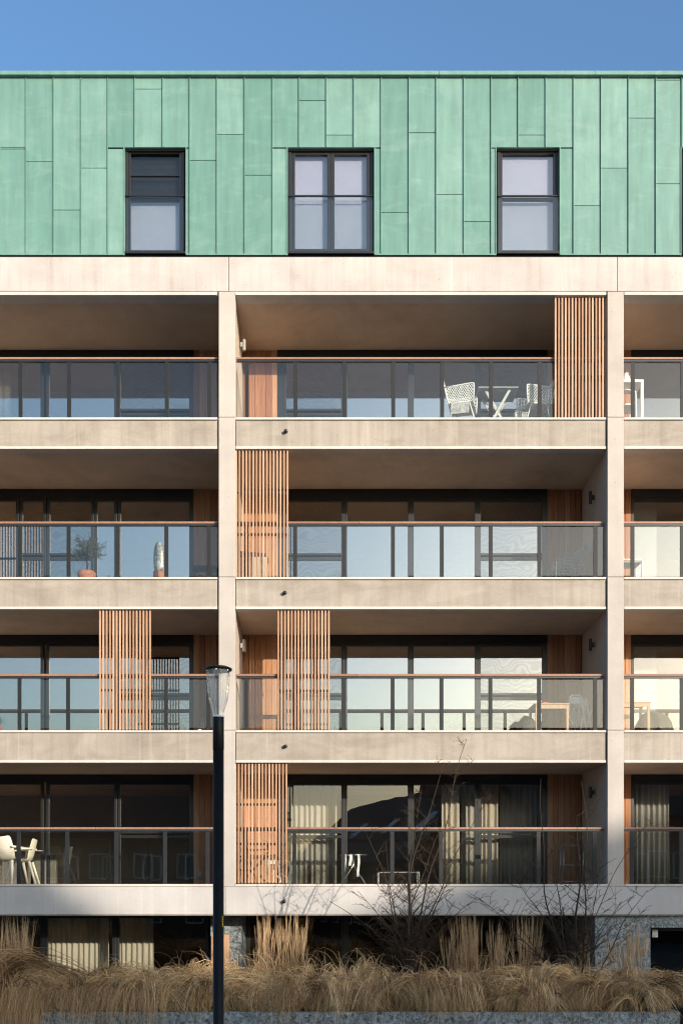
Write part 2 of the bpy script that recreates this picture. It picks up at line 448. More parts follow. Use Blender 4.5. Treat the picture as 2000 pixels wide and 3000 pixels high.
def bars(mb, x0, x1, z0, z1, y0, y1, w):
    mb.box(x0, x0 + w, y0, y1, z0, z1); mb.box(x1 - w, x1, y0, y1, z0, z1)
    mb.box(x0 + w + .0005, x1 - w - .0005, y0, y1, z0, z0 + w); mb.box(x0 + w + .0005, x1 - w - .0005, y0, y1, z1 - w, z1)
for wi, w in enumerate(WIN):
    Yw = .11
    x0, x1, z1, z0 = PX(w[0], Yw), PX(w[1], Yw), PZ(WY0, Yw) , PZ(746, Yw)
    f = MB(); bars(f, x0, x1, z0, z1, Yw, Yw + .12, .055)
    zt = PZ(580, Yw)
    leaves = [(x0 + .057, x1 - .057)] if w[2] == 1 else [(x0 + .057, (x0 + x1) / 2 - .002), ((x0 + x1) / 2 + .002, x1 - .057)]
    for a, b in leaves: bars(f, a, b, z0 + .057, z1 - .057, Yw + .02, Yw + .09, .045 if w[2] == 1 else .07)
    if w[2] == 1: f.box(x0 + .103, x1 - .103, Yw + .022, Yw + .08, zt - .025, zt + .025)
    if wi == 1: f.box(x0 + .103, x1 - .103, Yw + .03, Yw + .07, PZ(511, Yw) - .012, PZ(511, Yw) + .012)
    # sill
    f.box(x0 - .02, x1 + .02, Yw - .09, Yw - .001, z0 - .03, z0 + .012)
    fo = f.build('window', M['frame'], B, bevel=.004)
    if wi == 1: fo['label'] = 'attic window with dark screened upper light'
    if w[2] == 2: fo['label'] = 'double leaf attic window with black centre mullion'
    p = MB()
    for a, b in leaves:
        p.box(a + .046, b - .046, Yw + .045, Yw + .057, z0 + .104, (z1 - .104) if wi != 1 else zt - .026)
    if wi == 1:
        q = MB(); q.box(leaves[0][0] + .046, leaves[0][1] - .046, Yw + .045, Yw + .057, zt + .026, z1 - .104); q.build('pane', M['groundpane'], fo)
    p.build('pane', M['atticpane'], fo)
    # fall guard glass in front of the lower half
    gp = MB(); gp.box(x0 + .02, x1 - .02, Yw - .035, Yw - .023, z0 + .03, zt + .005)
    gp.build('guard_glass', M['balglass'], fo)
    gr = MB(); gr.box(x0 + .004, x1 - .004, Yw - .045, Yw - .012, zt + .006, zt + .03); gr.build('guard_rail', M['frame'], fo)
    bl = MB()
    if wi == 1:
        bl.box(x0 + .06, x1 - .06, .26, .262, z0 + .06, zt); bl.build('sky_tone_blind', M['sky_tone_blind'], fo)
        dk = MB()
        n = 40
        for i in range(n):
            za = zt + (z1 - zt - .06) * i / n
            dk.box(x0 + .06, x1 - .06, .27, .275, za + .002, za + (z1 - zt - .06) / n - .002)
        dk.build('dark_screen', M['dark'], fo)
    else:
        bl.box(x0 + .06, x1 - .06, .26, .262, z0 + .06, z1 - .06); bl.build('sky_tone_blind', M['sky_tone_blind'], fo)

# --- concrete frame
beam = MB()
xs = [X0, PX(670), PX(1807), X1 + .32]
for a, b in zip(xs[:-1], xs[1:]): beam.box(a + .004, b - .004, 0, .3, PZ(853), PZ(753), .5)
beam.build('roof_beam', M['beam'], B, bevel=.008)
lip = MB()
for a, b in BAYS:
    lip.box(a + .005, b - .03, -.012, .28, PZ(865), PZ(855.5), .5)
lip.build('beam_drip_edge', M['lip'], B, bevel=.003)
bkg = MB(); bkg.box(X0, X1 + .3, .02, .3, PZ(752.5), PZ(748.2)); bkg.build('shadow_gap', M['gasket'], B)

for a, b in COLS:
    cm = MB()
    for z0, z1 in ((top[5], PZ(853) - .004), (top[4], top[5]), (top[3], top[4]), (top[2] - .052, top[3])):
        cm.box(a, b, -.001 if z0 < top[2] else 0, .26, z0 + .004, z1 - .004, .5)
    cm.build('column', M['column'], B, bevel=.006)
    wm = MB()
    for n_ in (5, 4, 3, 2): wm.box(a + .012, b - .012, .262, 9, top[n_] - .03, soff[n_] + .01, .5)
    wm.build('party_wall', M['sidewall'], B)

for n_ in (5, 4, 3):
    for bi, (a, b) in enumerate(BAYS):
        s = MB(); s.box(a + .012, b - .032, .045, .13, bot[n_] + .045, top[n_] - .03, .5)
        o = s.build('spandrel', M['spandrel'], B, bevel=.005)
        l = MB(); l.box(a + .010, b - .028, .008, .2, top[n_] - .042, top[n_], .5)
        l.build('spandrel_sill', M['lip'], B, bevel=.004)
        l = MB(); l.box(a + .010, b - .030, .012, .2, bot[n_], bot[n_] + .050, .5)
        l.build('spandrel_drip_edge', M['lip'], B, bevel=.004)
# first floor band runs over the columns
xs = [X0, PX(660), PX(1800), X1 + .32]
for a, b in zip(xs[:-1], xs[1:]):
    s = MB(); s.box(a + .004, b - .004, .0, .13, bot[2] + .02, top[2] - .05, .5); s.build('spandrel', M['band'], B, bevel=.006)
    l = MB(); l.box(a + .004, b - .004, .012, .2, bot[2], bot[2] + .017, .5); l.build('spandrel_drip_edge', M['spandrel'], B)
for bi, (a, b) in enumerate(BAYS):
    l = MB(); l.box(a + .004, b - .004, -.014, .2, top[2] - .046, top[2], .5); l.build('spandrel_sill', M['lip'], B, bevel=.004)
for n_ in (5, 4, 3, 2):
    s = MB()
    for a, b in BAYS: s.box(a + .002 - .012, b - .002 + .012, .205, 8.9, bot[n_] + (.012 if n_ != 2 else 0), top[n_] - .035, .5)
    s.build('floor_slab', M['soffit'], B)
    d = MB()
    for a, b in BAYS:
        x = a + .03
        while x < b - .16:
            d.box(x, x + .138, .21, YB + 3.5, top[n_] - .034, top[n_] - .012); x += .143
    d.build('deck', M['deck'], B)
s = MB()
for a, b in BAYS: s.box(a - .01, b + .01, .282, 8.9, PZ(865) + .01, PZ(752) - .05, .5)
s.build('roof_slab', M['soffit'], B)

# --- loggia back walls: cedar, windows, rooms
def boards(name, x0, x1, z0, z1, Y, parent, label=None):
    n = max(1, round((x1 - x0) / .118)); w = (x1 - x0) / n
    m_ = MB()
    for i in range(n): m_.box(x0 + i * w + .0035, x0 + (i + 1) * w - .0035, Y + rng.uniform(-.002, .002), Y + .03, z0, z1)
    m_.box(x0, x1, Y + .031, Y + .12, z0, z1, 0)
    return m_.build(name, M['cedar'], parent)

SB = (20 + YB) / 3000.0
def BX(px): return (px - 950) * SB
# panes per bay: (x left px, x right px, kind)   kind: d door leaf, m screened casement with transom, f fixed
LAY = {
 0: dict(cedar=[(567, 672)], wins=[(-90, 128, 'f'), (136, 343, 'f'), (345, 563, 'm')], wl=[(-405, -93, 'f')], hdr=(-420, 567)),
 1: dict(cedar=[(713, 812), (1602, 1703)], wins=[(830, 1008, 'm'), (1008, 1203, 'f'), (1203, 1399, 'f'), (1399, 1596, 'm')], wl=[], hdr=(812, 1602)),
 2: dict(cedar=[(1750, 1847)], wins=[(1847, 2060, 'f'), (2060, 2250, 'f'), (2250, 2440, 'm')], wl=[], hdr=(1847, 2700)),
}
for n_ in (5, 4, 3, 2):
    zf, zs = top[n_] - .03, soff[n_]
    for bi in (0, 1, 2):
        L = LAY[bi]; a, b = BAYS[bi]
        for (p, q) in L['cedar']:
            boards('cedar_panel', max(BX(p), a + .005), min(BX(q), b - .005), zf, zs + .008, YB, B)
        # header
        h = MB(); zh = PZ({5: 1050, 4: 1459, 3: 1884, 2: 2290}[n_], YB)
        h.box(max(BX(L['hdr'][0]), a), min(BX(L['hdr'][1]), b), YB - .02, YB + .14, zh, zs + .008); h.build('window_header', M['frame'], B)
        fill = MB()
        wins = L['wins'] if not (n_ == 4 and bi == 0) else [(-90, 56, 'f'), (58, 136, 'm'), (138, 275, 'm'), (277, 343, 'f'), (345, 563, 'f')]
        for (p, q, k) in wins + L['wl']:
            x0, x1 = max(BX(p), a), min(BX(q), b)
            f = MB(); bars(f, x0 + .001, x1 - .001, zf, zh, YB, YB + .1, .062)
            gz0, gz1 = zf + .062, zh - .062
            split = None
            if k == 'm':
                zt = zf + (PZ({5: 1208, 4: 1631, 3: 2041, 2: 2446}[n_], YB) - top[n_]) + .03
                split = zt
                f.box(x0 + .064, x1 - .064, YB + .005, YB + .08, zt - .07, zt - .005); f.box(x0 + .064, x1 - .064, YB - .01, YB + .06, zt + .03, zt + .075)
            fo = f.build('window', M['frame'], B, bevel=.003)
            pm = MB()
            rects = [(gz0, gz1)] if split is None else [(gz0, split - .07), (split + .075, gz1)]
            for u, v_ in rects: pm.box(x0 + .0645, x1 - .0645, YB + .03, YB + .042, u + .0005, v_ - .0005)
            pm.build('pane', M['lowpane'] if n_ == 2 else M['sidepane'] if bi == 2 else M['meshpane'] if k == 'm' else M['pane'], fo)
        if bi == 1:
            f = MB(); f.box(BX(812), BX(830) - .002, YB + .01, YB + .12, zf, zh); f.build('window_jamb', M['frame'], B); f = MB(); f.box(BX(1596) + .002, BX(1602), YB + .01, YB + .12, zf, zh); f.build('window_jamb', M['frame'], B)
        if bi == 0:
            f = MB(); f.box(BX(563) + .002, BX(567), YB + .01, YB + .12, zf, zh); f.build('window_jamb', M['frame'], B)
        if bi == 2:
            f = MB(); f.box(BX(2440) + .002, b, YB + .01, YB + .12, zf, zh); f.build('window_jamb', M['frame'], B)
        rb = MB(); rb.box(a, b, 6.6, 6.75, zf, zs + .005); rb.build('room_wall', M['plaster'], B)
    # inner wall behind the right bay windows
    if n_ in (4, 3):
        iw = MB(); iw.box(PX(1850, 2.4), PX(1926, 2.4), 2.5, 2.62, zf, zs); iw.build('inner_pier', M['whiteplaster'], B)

# --- railings
ZR = {5: (1046, 1052.5, 1062), 4: (1527.5, 1534, 1543), 3: (1974, 1981, 1991), 2: (2423.5, 2430, 2440)}
YR = .16
def railing(n_, bi):
    a, b = BAYS[bi]; y0, y1, yg = ZR[n_]
    z1, z0, zg = PZ(y0, YR - .03), PZ(y1, YR - .03), PZ(yg, YR)
    rp = part_empty('balcony_railing', B)
    h = MB(); x = a + .012; L = (b - .03 - x)
    nseg = 3
    for i in range(nseg): h.box(x + L * i / nseg + .002, x + L * (i + 1) / nseg - .002, YR - .03, YR + .055, z0 + .002, z1)
    h.build('handrail', M['rail'], rp, bevel=.006)
    t = MB(); t.box(a + .014, b - .032, YR - .012, YR + .035, z0 - .035, z0)
    t.build('top_rail', M['dark'], rp)
    px0 = {0: [-370, -227, -84, 59.5, 201.5, 344.5, 487.5, 612], 1: [722, 864.5, 1007.5, 1150.5, 1293.5, 1436.5, 1579, 1743], 2: [1851.5, 1996.5, 2140, 2283, 2426, 2569, 2712]}[bi]
    off = {5: 1.5, 4: 0, 3: -1.5, 2: -4}[n_] * (1 if bi == 0 else .6)
    xs = [PX(p + off, YR) for p in px0]
    for x in xs:
        q = MB(); q.box(x - .039, x + .039, YR + .0, YR + .024, top[n_] + .0005, z0 - .036, .5); q.build('post', M['post'], rp, bevel=.002)
    edges = [a + .03] + xs + [b - .05]
    for u, v_ in zip(edges[:-1], edges[1:]):
        if v_ - u < .12: continue
        q = MB(); q.box(u + .041 if u != a + .03 else u, v_ - .041 if v_ != b - .05 else v_, YR + .004, YR + .016, top[n_] + .075, zg)
        q.build('glass_panel', M['balglass'], rp)
    return rp
for n_ in (5, 4, 3, 2):
    for bi in (0, 1, 2): railing(n_, bi)

# --- sliding slatted screens
def screen(n_, p0, p1, rails, label=None):
    Y = .055
    z1, z0 = soff[n_] - .005, top[n_] + .004
    x0, x1 = PX(p0, Y), PX(p1, Y)
    sp = part_empty('slatted_screen', B)
    if label: sp['label'] = label
    m_ = MB(); N = 16; pitch = (x1 - x0 - .036) / (N - 1)
    for i in range(N):
        xx = x0 + i * pitch + rng.uniform(-.0015, .0015)
        m_.box(xx, xx + .031, Y, Y + .04, z0 + .012, z1 - .012)
    m_.build('slats', M['slat'], sp)
    for y in rails:
        z = PZ(y, Y + .05); r_ = MB(); r_.box(x0 - .002, x1 + .002, Y + .041, Y + .062, z - .024, z + .024); r_.build('cross_rail', M['dark'], sp)
    r_ = MB(); r_.box(x0, x1, Y + .041, Y + .062, z0, z0 + .03); r_.build('cross_rail', M['dark'], sp)
    r_ = MB(); r_.box(x0, x1, Y + .041, Y + .062, z1 - .04, z1); r_.build('cross_rail', M['dark'], sp)
screen(5, 1624, 1778, [988, 1104])
screen(4, 689.5, 845, [1443, 1566])
screen(3, 813, 966, [1906, 2024])
screen(3, 291, 443, [1905, 2022])
screen(2, 687, 842, [2357, 2473])
screen(4, -190, -36, [1443, 1566])
screen(2, -62, -14, [2357, 2473])

# --- wall lamps and drain spouts
def wall_lamp(side, n_, py0, py1):
    if side > 0: x = BAYS[1][1] - .012; s = -1; Y = .95
    else: x = BAYS[1][0] + .012; s = 1; Y = 1.1
    z0, z1 = PZ(py1, Y), PZ(py0, Y)
    m_ = MB(); cx = x + s * .075
    m_.lathe((cx, Y, z0), [(.034, 0), (.036, .006), (.036, z1 - z0 - .006), (.034, z1 - z0)], 14)
    m_.box(min(x, cx), max(x, cx), Y - .02, Y + .02, (z0 + z1) / 2 - .045, (z0 + z1) / 2 + .045)
    m_.lathe((x + s * .004, Y, (z0 + z1) / 2 - .05), [(.004, 0), (.004, .1)], 6)
    m_.build('wall_lamp', M['dark'] if side > 0 else M['grey'], B, smooth=False)
for n_, u, v_ in ((4, 1440, 1475), (3, 1872, 1906), (2, 2305, 2338)): wall_lamp(1, n_, u, v_)
for n_, u, v_ in ((5, 993, 1027), (3, 1874, 1909)): wall_lamp(-1, n_, u, v_)
for px, py, Y in ((838, 1265, .045), (835, 1737, .045), (837, 2186, .045), (833, 2640, 0)):
    m_ = MB(); c = P(px, py, Y)
    m_.tube([c + Vector((0, .01, 0)), c + Vector((0, -.035, -.004)), c + Vector((-.005, -.075, -.014))], [.036, .034, .034], 12)
    m_.build('drain_spout', M['dark'], B, smooth=True)
m_ = MB(); c = P(586, 2561, YB); m_.box(c.x - .045, c.x + .045, YB - .035, YB - .003, c.z - .06, c.z + .06); m_.box(c.x - .03, c.x + .03, YB - .042, YB - .0355, c.z - .03, c.z + .03)
m_.build('outlet_box', M['grey'], B, bevel=.004)

# --- ground floor
gz = bot[2]
m_ = MB(); m_.box(-2.327, -1.689, .94, YB + .3, 0, gz + .012); m_.build('granite_pier', M['granite'], B, bevel=.006)
m_ = MB(); m_.box(PX(1741, .12), PX(1904, .12), .12, 2.4, 0, gz - .002)
m_.box(PX(1904, .12) + .003, 9.2, .12, .6, PZ(2718, .12), gz - .002); m_.box(9.203, 13.4, .12, 2.4, 0, gz - .002)
m_.build('granite_wall', M['granite'], B, bevel=.006)
# entrance door
dx0, dx1, dz1 = PX(1904, .12) + .004, 9.2, PZ(2718, .12)
Yd = .42
f = MB(); bars(f, dx0, dx0 + 1.35, .01, dz1 - .002, Yd, Yd + .08, .07); bars(f, dx0 + 1.353, dx1, .01, dz1 - .002, Yd, Yd + .08, .07)
do = f.build('entrance_door', M['frame'], B, bevel=.004)
f = MB(); f.box(dx0 + .071, dx0 + 1.279, Yd + .03, Yd + .042, .081, dz1 - .073); f.box(dx0 + 1.424, dx1 - .071, Yd + .03, Yd + .042, .081, dz1 - .073); f.build('pane', M['doorpane'], do)
Yh = Yd - .07
f = MB(); xa, xb = PX(1983, Yh), PX(1999, Yh); za, zb = PZ(2913, Yh), PZ(2855, Yh)
f.tube([(xa, Yd + .02, zb), (xa, Yh, zb), (xa + .02, Yh - .005, zb), (xb - .02, Yh - .005, zb), (xb, Yh, zb - .03), (xb, Yh, za + .03), (xb - .02, Yh - .005, za), (xa + .02, Yh - .005, za), (xa, Yh, za), (xa, Yd + .02, za)], .014, 8)
f.build('handle', M['steel'], do, smooth=True)
f = MB(); c0, c1 = P(1905, 2746, Yd - .005), P(1921, 2724, Yd - .005); f.box(c0.x + .03, c1.x + .03, Yd - .006, Yd - .002, c0.z, c1.z); no = f.build('notice', M['paper'], do)
f = MB()
for i in range(5): f.box(c0.x + .04, c1.x + .022 - .02 * (i % 2), Yd - .0075, Yd - .0065, c1.z - .025 - i * .022, c1.z - .019 - i * .022)
f.box(c0.x + .045, c0.x + .09, Yd - .0076, Yd - .0065, c0.z + .012, c0.z + .03)
f.build('notice_print', M['grey'], do)
f = MB(); c0, c1 = P(1907, 2884, Yd - .01), P(1957, 2863, Yd - .01); f.box(c0.x + .02, c1.x, Yd - .012, Yd - .003, c0.z, c1.z); f.build('door_plate', M['paper'], do, bevel=.003)
# ground floor windows
def gwin(x0, x1, mat=M['groundpane'], label=None):
    f = MB(); bars(f, x0, x1, .05, gz - .02, YB, YB + .1, .075); o = f.build('window', M['frame'], B, bevel=.003)
    f = MB(); f.box(x0 + .0755, x1 - .0755, YB + .03, YB + .042, .126, gz - .096); f.build('pane', mat, o)
for p, q in ((-330, 129), (129, 339), (339, 612)): gwin(BX(p), BX(q))
for p, q in ((722, 1010), (1010, 1200), (1200, 1470), (1470, 1588), (1588, 1735)): gwin(BX(p), BX(q))
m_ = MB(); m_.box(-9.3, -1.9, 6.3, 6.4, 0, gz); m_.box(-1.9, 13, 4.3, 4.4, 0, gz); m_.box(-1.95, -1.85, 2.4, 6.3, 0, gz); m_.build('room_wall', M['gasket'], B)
f = MB(); f.box(PX(1490, 2.9), PX(1520, 2.9), 2.8, 2.82, PZ(2786, 2.9), PZ(2757, 2.9)); f.build('inside_notice', M['grey'], B)

# ================================================================== STREET LAMP
YL = -8.0
lx = PX(640, YL); SL = (20 + YL) / 3000
lamp = thing('street_lamp', 'black street lamp with flat cap and faceted clear glass bowl on tall pole', 'street lamp', (lx, YL, 0))
def lz(py): return PZ(py, YL)
m_ = MB(); m_.lathe((lx, YL, 0), [(.11, 0), (.11, .02), (.08, .03), (.064, .05), (.064, lz(2197))], 32); m_.lathe((lx, YL, lz(2196.5)), [(.0635, 0), (.066, .004), (.066, lz(2102) - lz(2196.5) - .01), (.062, lz(2102) - lz(2196.5))], 32)
m_.build('pole', M['lampblack'], lamp, smooth=False, bevel=0)
for o in list(lamp.children):
    for p in o.data.polygons: p.use_smooth = abs(p.normal.z) < .5
m_ = MB(); m_.lathe((lx, YL, lz(2102)), [(.064, 0), (.068, .004), (.068, .014), (.06, .02)], 32); m_.build('collar', M['white'], lamp, smooth=True)
prof = [(15.5, 2098), (16.2, 2087), (20, 2073), (25.5, 2057), (28.3, 2044), (30.2, 2031), (32.2, 2010), (33.4, 1985), (33.6, 1965)]
m_ = MB(); m_.lathe((lx, YL, 0), [(r_ * SL, lz(y)) for r_, y in prof], 10, closed=False)
m_.build('glass_bowl', M['lampglass'], lamp)
rib = MB()
for k in range(10):
    a = 2 * math.pi * k / 10
    rib.tube([(lx + r_ * SL * math.cos(a), YL + r_ * SL * math.sin(a), lz(y)) for r_, y in prof], .0035, 5)
rib.build('bowl_ribs', M['lampglass'], lamp)
m_ = MB(); m_.lathe((lx, YL, lz(1966)), [(.03, .002), (.10, .002), (.150, .004), (.160, .012), (.160, .026), (.12, .045), (.03, .052)], 40)
m_.build('cap', M['lampblack'], lamp, smooth=False)
m_ = MB()
for k in range(6):
    a = math.radians(25 + 60 * k); m_.lathe((lx + .14 * math.cos(a), YL + .14 * math.sin(a), lz(1966) - .012), [(.009, 0), (.009, .014)], 8)
m_.build('cap_screws', M['steel'], lamp)
m_ = MB()
zz = lz(2715)
for i in range(7):
    a0, a1 = R(-42), R(-30)
    pts = [Vector((lx + .0655 * math.cos(a), YL + .0655 * math.sin(a), 0)) for a in (a0, (a0 + a1) / 2, a1)]
    h0 = zz + i * .019; h1 = h0 + .012
    vs = [(p.x, p.y, h0) for p in pts] + [(p.x, p.y, h1) for p in pts]
    m_.add(vs, [(0, 1, 4, 3), (1, 2, 5, 4)])
m_.build('warning_sticker', M['yellow'], lamp)
m_ = MB(); m_.box(lx - .028, lx + .028, YL - .0660, YL - .0642, .5, .9); m_.build('service_hatch', M['lampblack'], lamp, bevel=.001)

# ================================================================== PLANTER
YF, YK = -4.0, -1.0
pz = PZ(2965, YF); pxr = PX(1992, YF); pxl = -10.5
pl = thing('planter', 'long grey granite planter wall filled with dry grasses in front of the building', 'planter', ((pxl + pxr) / 2, (YF + YK) / 2, 0))
jx = [pxl, -9.4, -8.2, -7, -5.8] + [PX(p, YF) for p in (50, 190, 300, 440, 590, 675, 797, 879, 982, 1101, 1183, 1283, 1403, 1482, 1580, 1698, 1778, 1876)] + [pxr]
w_ = MB()
for a, b in zip(jx[:-1], jx[1:]): w_.box(a + .006, b - .006, YF, YF + .12, .02, pz, None)
w_.box(pxr - .12, pxr, YF + .123, YK, .02, pz); w_.box(pxl, pxr - .13, YK - .12, YK, .02, pz); w_.box(pxl, pxl + .12, YF + .123, YK - .125, .02, pz)
w_.build('granite_wall', M['granite'], pl, bevel=.004)
w_ = MB(); w_.box(pxl + .01, pxr - .02, YF + .012, YF + .1, .01, pz - .006); w_.build('mortar', M['lip'], pl)
so = MB(); so.box(pxl + .13, pxr - .13, YF + .13, YK - .13, .3, pz - .06); so.build('soil', M['soil'], pl)

# ---- strands: vectorised bezier ribbons
def ribbons(P0, P1, P2, W, rnd, K=7, name='grass', mat=None, parent=None, taper=1.0, rootw=.7):
    N = len(P0); t = np.linspace(0, 1, K)[None, :, None]
    pts = (1 - t) ** 2 * P0[:, None] + 2 * (1 - t) * t * P1[:, None] + t ** 2 * P2[:, None]
    wob = NR.normal(0, .006, pts.shape) * t; pts = pts + wob
    tan = np.gradient(pts, axis=1); tan /= np.linalg.norm(tan, axis=2, keepdims=True) + 1e-9
    rv = NR.normal(0, 1, (N, 1, 3)); rv[:, :, 1] *= .4
    side = np.cross(tan, rv + np.array([0, 1.6, .2])); side /= np.linalg.norm(side, axis=2, keepdims=True) + 1e-9
    tt = np.linspace(0, 1, K)[None, :, None]
    prof = (rootw + (1 - rootw) * np.minimum(1, tt * 3)) * (1 - .92 * tt ** (2.2 / taper))
    half = side * (W[:, None, None] * .5) * prof
    vs = np.stack([pts - half, pts + half], axis=2).reshape(-1, 3)
    idx = np.arange(N * K * 2).reshape(N, K, 2)
    f = np.stack([idx[:, :-1, 0], idx[:, :-1, 1], idx[:, 1:, 1], idx[:, 1:, 0]], axis=-1).reshape(-1, 4)
    me = bpy.data.meshes.new(name); loc = np.array(wloc(parent)) if parent is not None else np.array([vs[:, 0].mean(), vs[:, 1].mean(), vs[:, 2].min()])
    vs = vs - loc
    me.vertices.add(len(vs)); me.vertices.foreach_set('co', vs.astype(np.float32).ravel())
    me.loops.add(f.size); me.loops.foreach_set('vertex_index', f.astype(np.int32).ravel())
    me.polygons.add(len(f)); me.polygons.foreach_set('loop_start', (np.arange(len(f)) * 4).astype(np.int32)); me.polygons.foreach_set('loop_total', np.full(len(f), 4, np.int32))
    at = me.attributes.new('rnd', 'FLOAT', 'FACE'); at.data.foreach_set('value', np.repeat(rnd, K - 1).astype(np.float32))
    me.materials.append(mat); me.update(calc_edges=True); me.validate()
    o = bpy.data.objects.new(name, me); C.objects.link(o)
    if parent is not None: o.parent = parent
    else: o.location = Vector(loc)
    return o

def fountain(x0, x1, ntuft, nb, y0, y1, hmul=1.0, over=.25, bias=-.25):
    zb = pz - .05
    P0, P1, P2, W, rr = [], [], [], [], []
    for i in range(ntuft):
        cx = x0 + (x1 - x0) * (i + NR.uniform(-.6, 1.6)) / ntuft; cy = NR.uniform(y0, y1)
        hh = hmul * NR.uniform(.60, .92); lean = bias + .65 * math.sin(cx * 1.3 + .5) + NR.normal(0, .35); tone = NR.uniform(-.1, .1)
        nl = 7; per = nb // nl
        for l in range(nl):
            n = per
            bk_ = NR.uniform() < .22
            ang = NR.uniform(-math.pi, math.pi) if bk_ else lean + NR.normal(0, .85)
            lh = hh * NR.uniform(.66, 1.05); lr = hh * NR.uniform(.6, 1.5); le = hh * (NR.uniform(.15, .6) if NR.uniform() < .4 else NR.uniform(-.1, .2))
            curl = NR.normal(0, .34)
            dx, dy = math.sin(ang), -math.cos(ang)
            rad = NR.uniform(0, .10, n); th = NR.uniform(0, 2 * math.pi, n)
            b = np.stack([cx + rad * np.cos(th), cy + rad * np.sin(th), np.full(n, zb)], 1)
            k = NR.normal(1, .12, n); up = NR.uniform(0, 1, n) < .16
            loose = np.where(NR.uniform(0, 1, n) < .4, 5.0, 1.0); a2 = NR.normal(0, .035, n) * np.where(loose > 1, 1.8, 1.0)
            reach = lr * k; h = lh * NR.normal(1, .09, n)
            p1 = b + np.stack([dx * reach * .4 + a2, dy * reach * .4, h * 1.75 - np.where(up, h * .75, 0)], 1)
            e = np.where(up, h * NR.uniform(.8, 1.12, n), le + NR.normal(0, .05, n))
            reach = np.where(up, reach * .55, reach)
            p2 = np.stack([cx + dx * reach + curl * reach + a2 + NR.normal(0, .022, n) * loose, cy + dy * reach + NR.normal(0, .025, n) * loose, zb + e], 1)
            p2[:, 1] = np.maximum(p2[:, 1], YF - over)
            p2[:, 2] = np.where(p2[:, 1] > YF - .02, np.maximum(p2[:, 2], pz + .01), p2[:, 2])
            P0.append(b); P1.append(p1); P2.append(p2); W.append(NR.uniform(.006, .013, n)); rr.append(np.clip(NR.normal(.5 + tone + NR.normal(0, .2), .2, n), 0, 1))
    return [np.concatenate(q) for q in (P0, P1, P2)] + [np.concatenate(W), np.concatenate(rr)]
A1 = fountain(-9.6, 5.35, 86, 140, YF + .22, YF + .6, .78)
A2 = fountain(-9.6, 5.3, 62, 150, YF + .75, YF + 1.4, .84, 0)
A3 = fountain(-8.3, -5.6, 14, 520, YF + .2, YF + .6, 1.30, .5, .15)      # the big clump spilling over the wall at the left
A4 = fountain(2.2, 5.4, 12, 300, YF + .5, YF + 1.0, .82, .05)
arrs = [np.concatenate(q) for q in zip(A1, A2, A3, A4)]
# strands that really hang down over the wall
def hang(px0, px1, n, drop):
    x = NR.uniform(PX(px0, YF), PX(px1, YF), n)
    b = np.stack([x, np.full(n, YF + .4), np.full(n, pz + .05)], 1)
    p1 = b + np.stack([NR.normal(-.05, .08, n), np.full(n, -.45), np.full(n, .75)], 1)
    p2 = np.stack([x + NR.normal(-.1, .12, n), YF - NR.uniform(.05, .3, n), pz - NR.uniform(.05, drop, n)], 1)
    return [b, p1, p2, NR.uniform(.004, .008, n), np.clip(NR.normal(.5, .2, n), 0, 1)]
for h_ in (hang(-120, 130, 1500, .9), hang(130, 300, 160, .25), hang(230, 500, 380, .45), hang(820, 880, 90, .4), hang(960, 1000, 30, .3), hang(1100,1800,60,.12)):
    arrs = [np.concatenate(q) for q in zip(arrs, h_)]
# nodding seed heads above the mound
def seedheads(n):
    x = NR.uniform(-8, 5.2, n); y = NR.uniform(YF + .5, YF + 1.5, n)
    b = np.stack([x, y, np.full(n, pz)], 1); a = NR.uniform(-1, 1, n) - .3
    h = NR.uniform(.6, .98, n)
    p1 = b + np.stack([a * .15, NR.normal(0, .1, n), h * 1.15], 1); p2 = b + np.stack([a * .55, NR.normal(-.1, .15, n), h * .98], 1)
    return [b, p1, p2, NR.uniform(.004, .007, n), np.clip(NR.normal(.75, .15, n), 0, 1)]
def stray(n):
    x = NR.uniform(-9.4, 5.3, n); y = NR.uniform(YF + .15, YF + 1.2, n)
    b = np.stack([x, y, np.full(n, pz - .03)], 1); a = NR.normal(-.1, .5, n)
    h = NR.uniform(.25, .75, n)
    p1 = b + np.stack([a * .5, NR.normal(-.15, .12, n), h * 1.2], 1); p2 = b + np.stack([a * 1.2, NR.normal(-.1, .15, n), h * NR.uniform(.2, .9, n)], 1)
    p2[:, 1] = np.maximum(p2[:, 1], YF + .01)
    return [b, p1, p2, NR.uniform(.005, .010, n), np.clip(NR.normal(.6, .25, n), 0, 1)]
arrs = [np.concatenate(q) for q in zip(arrs, seedheads(420), stray(4200))]
o = ribbons(*arrs, K=9, name='fountain_grass', mat=M['grass'])
tag(o, 'dense dry straw coloured fountain grass drooping over the granite planter wall', 'grass', kind='stuff')

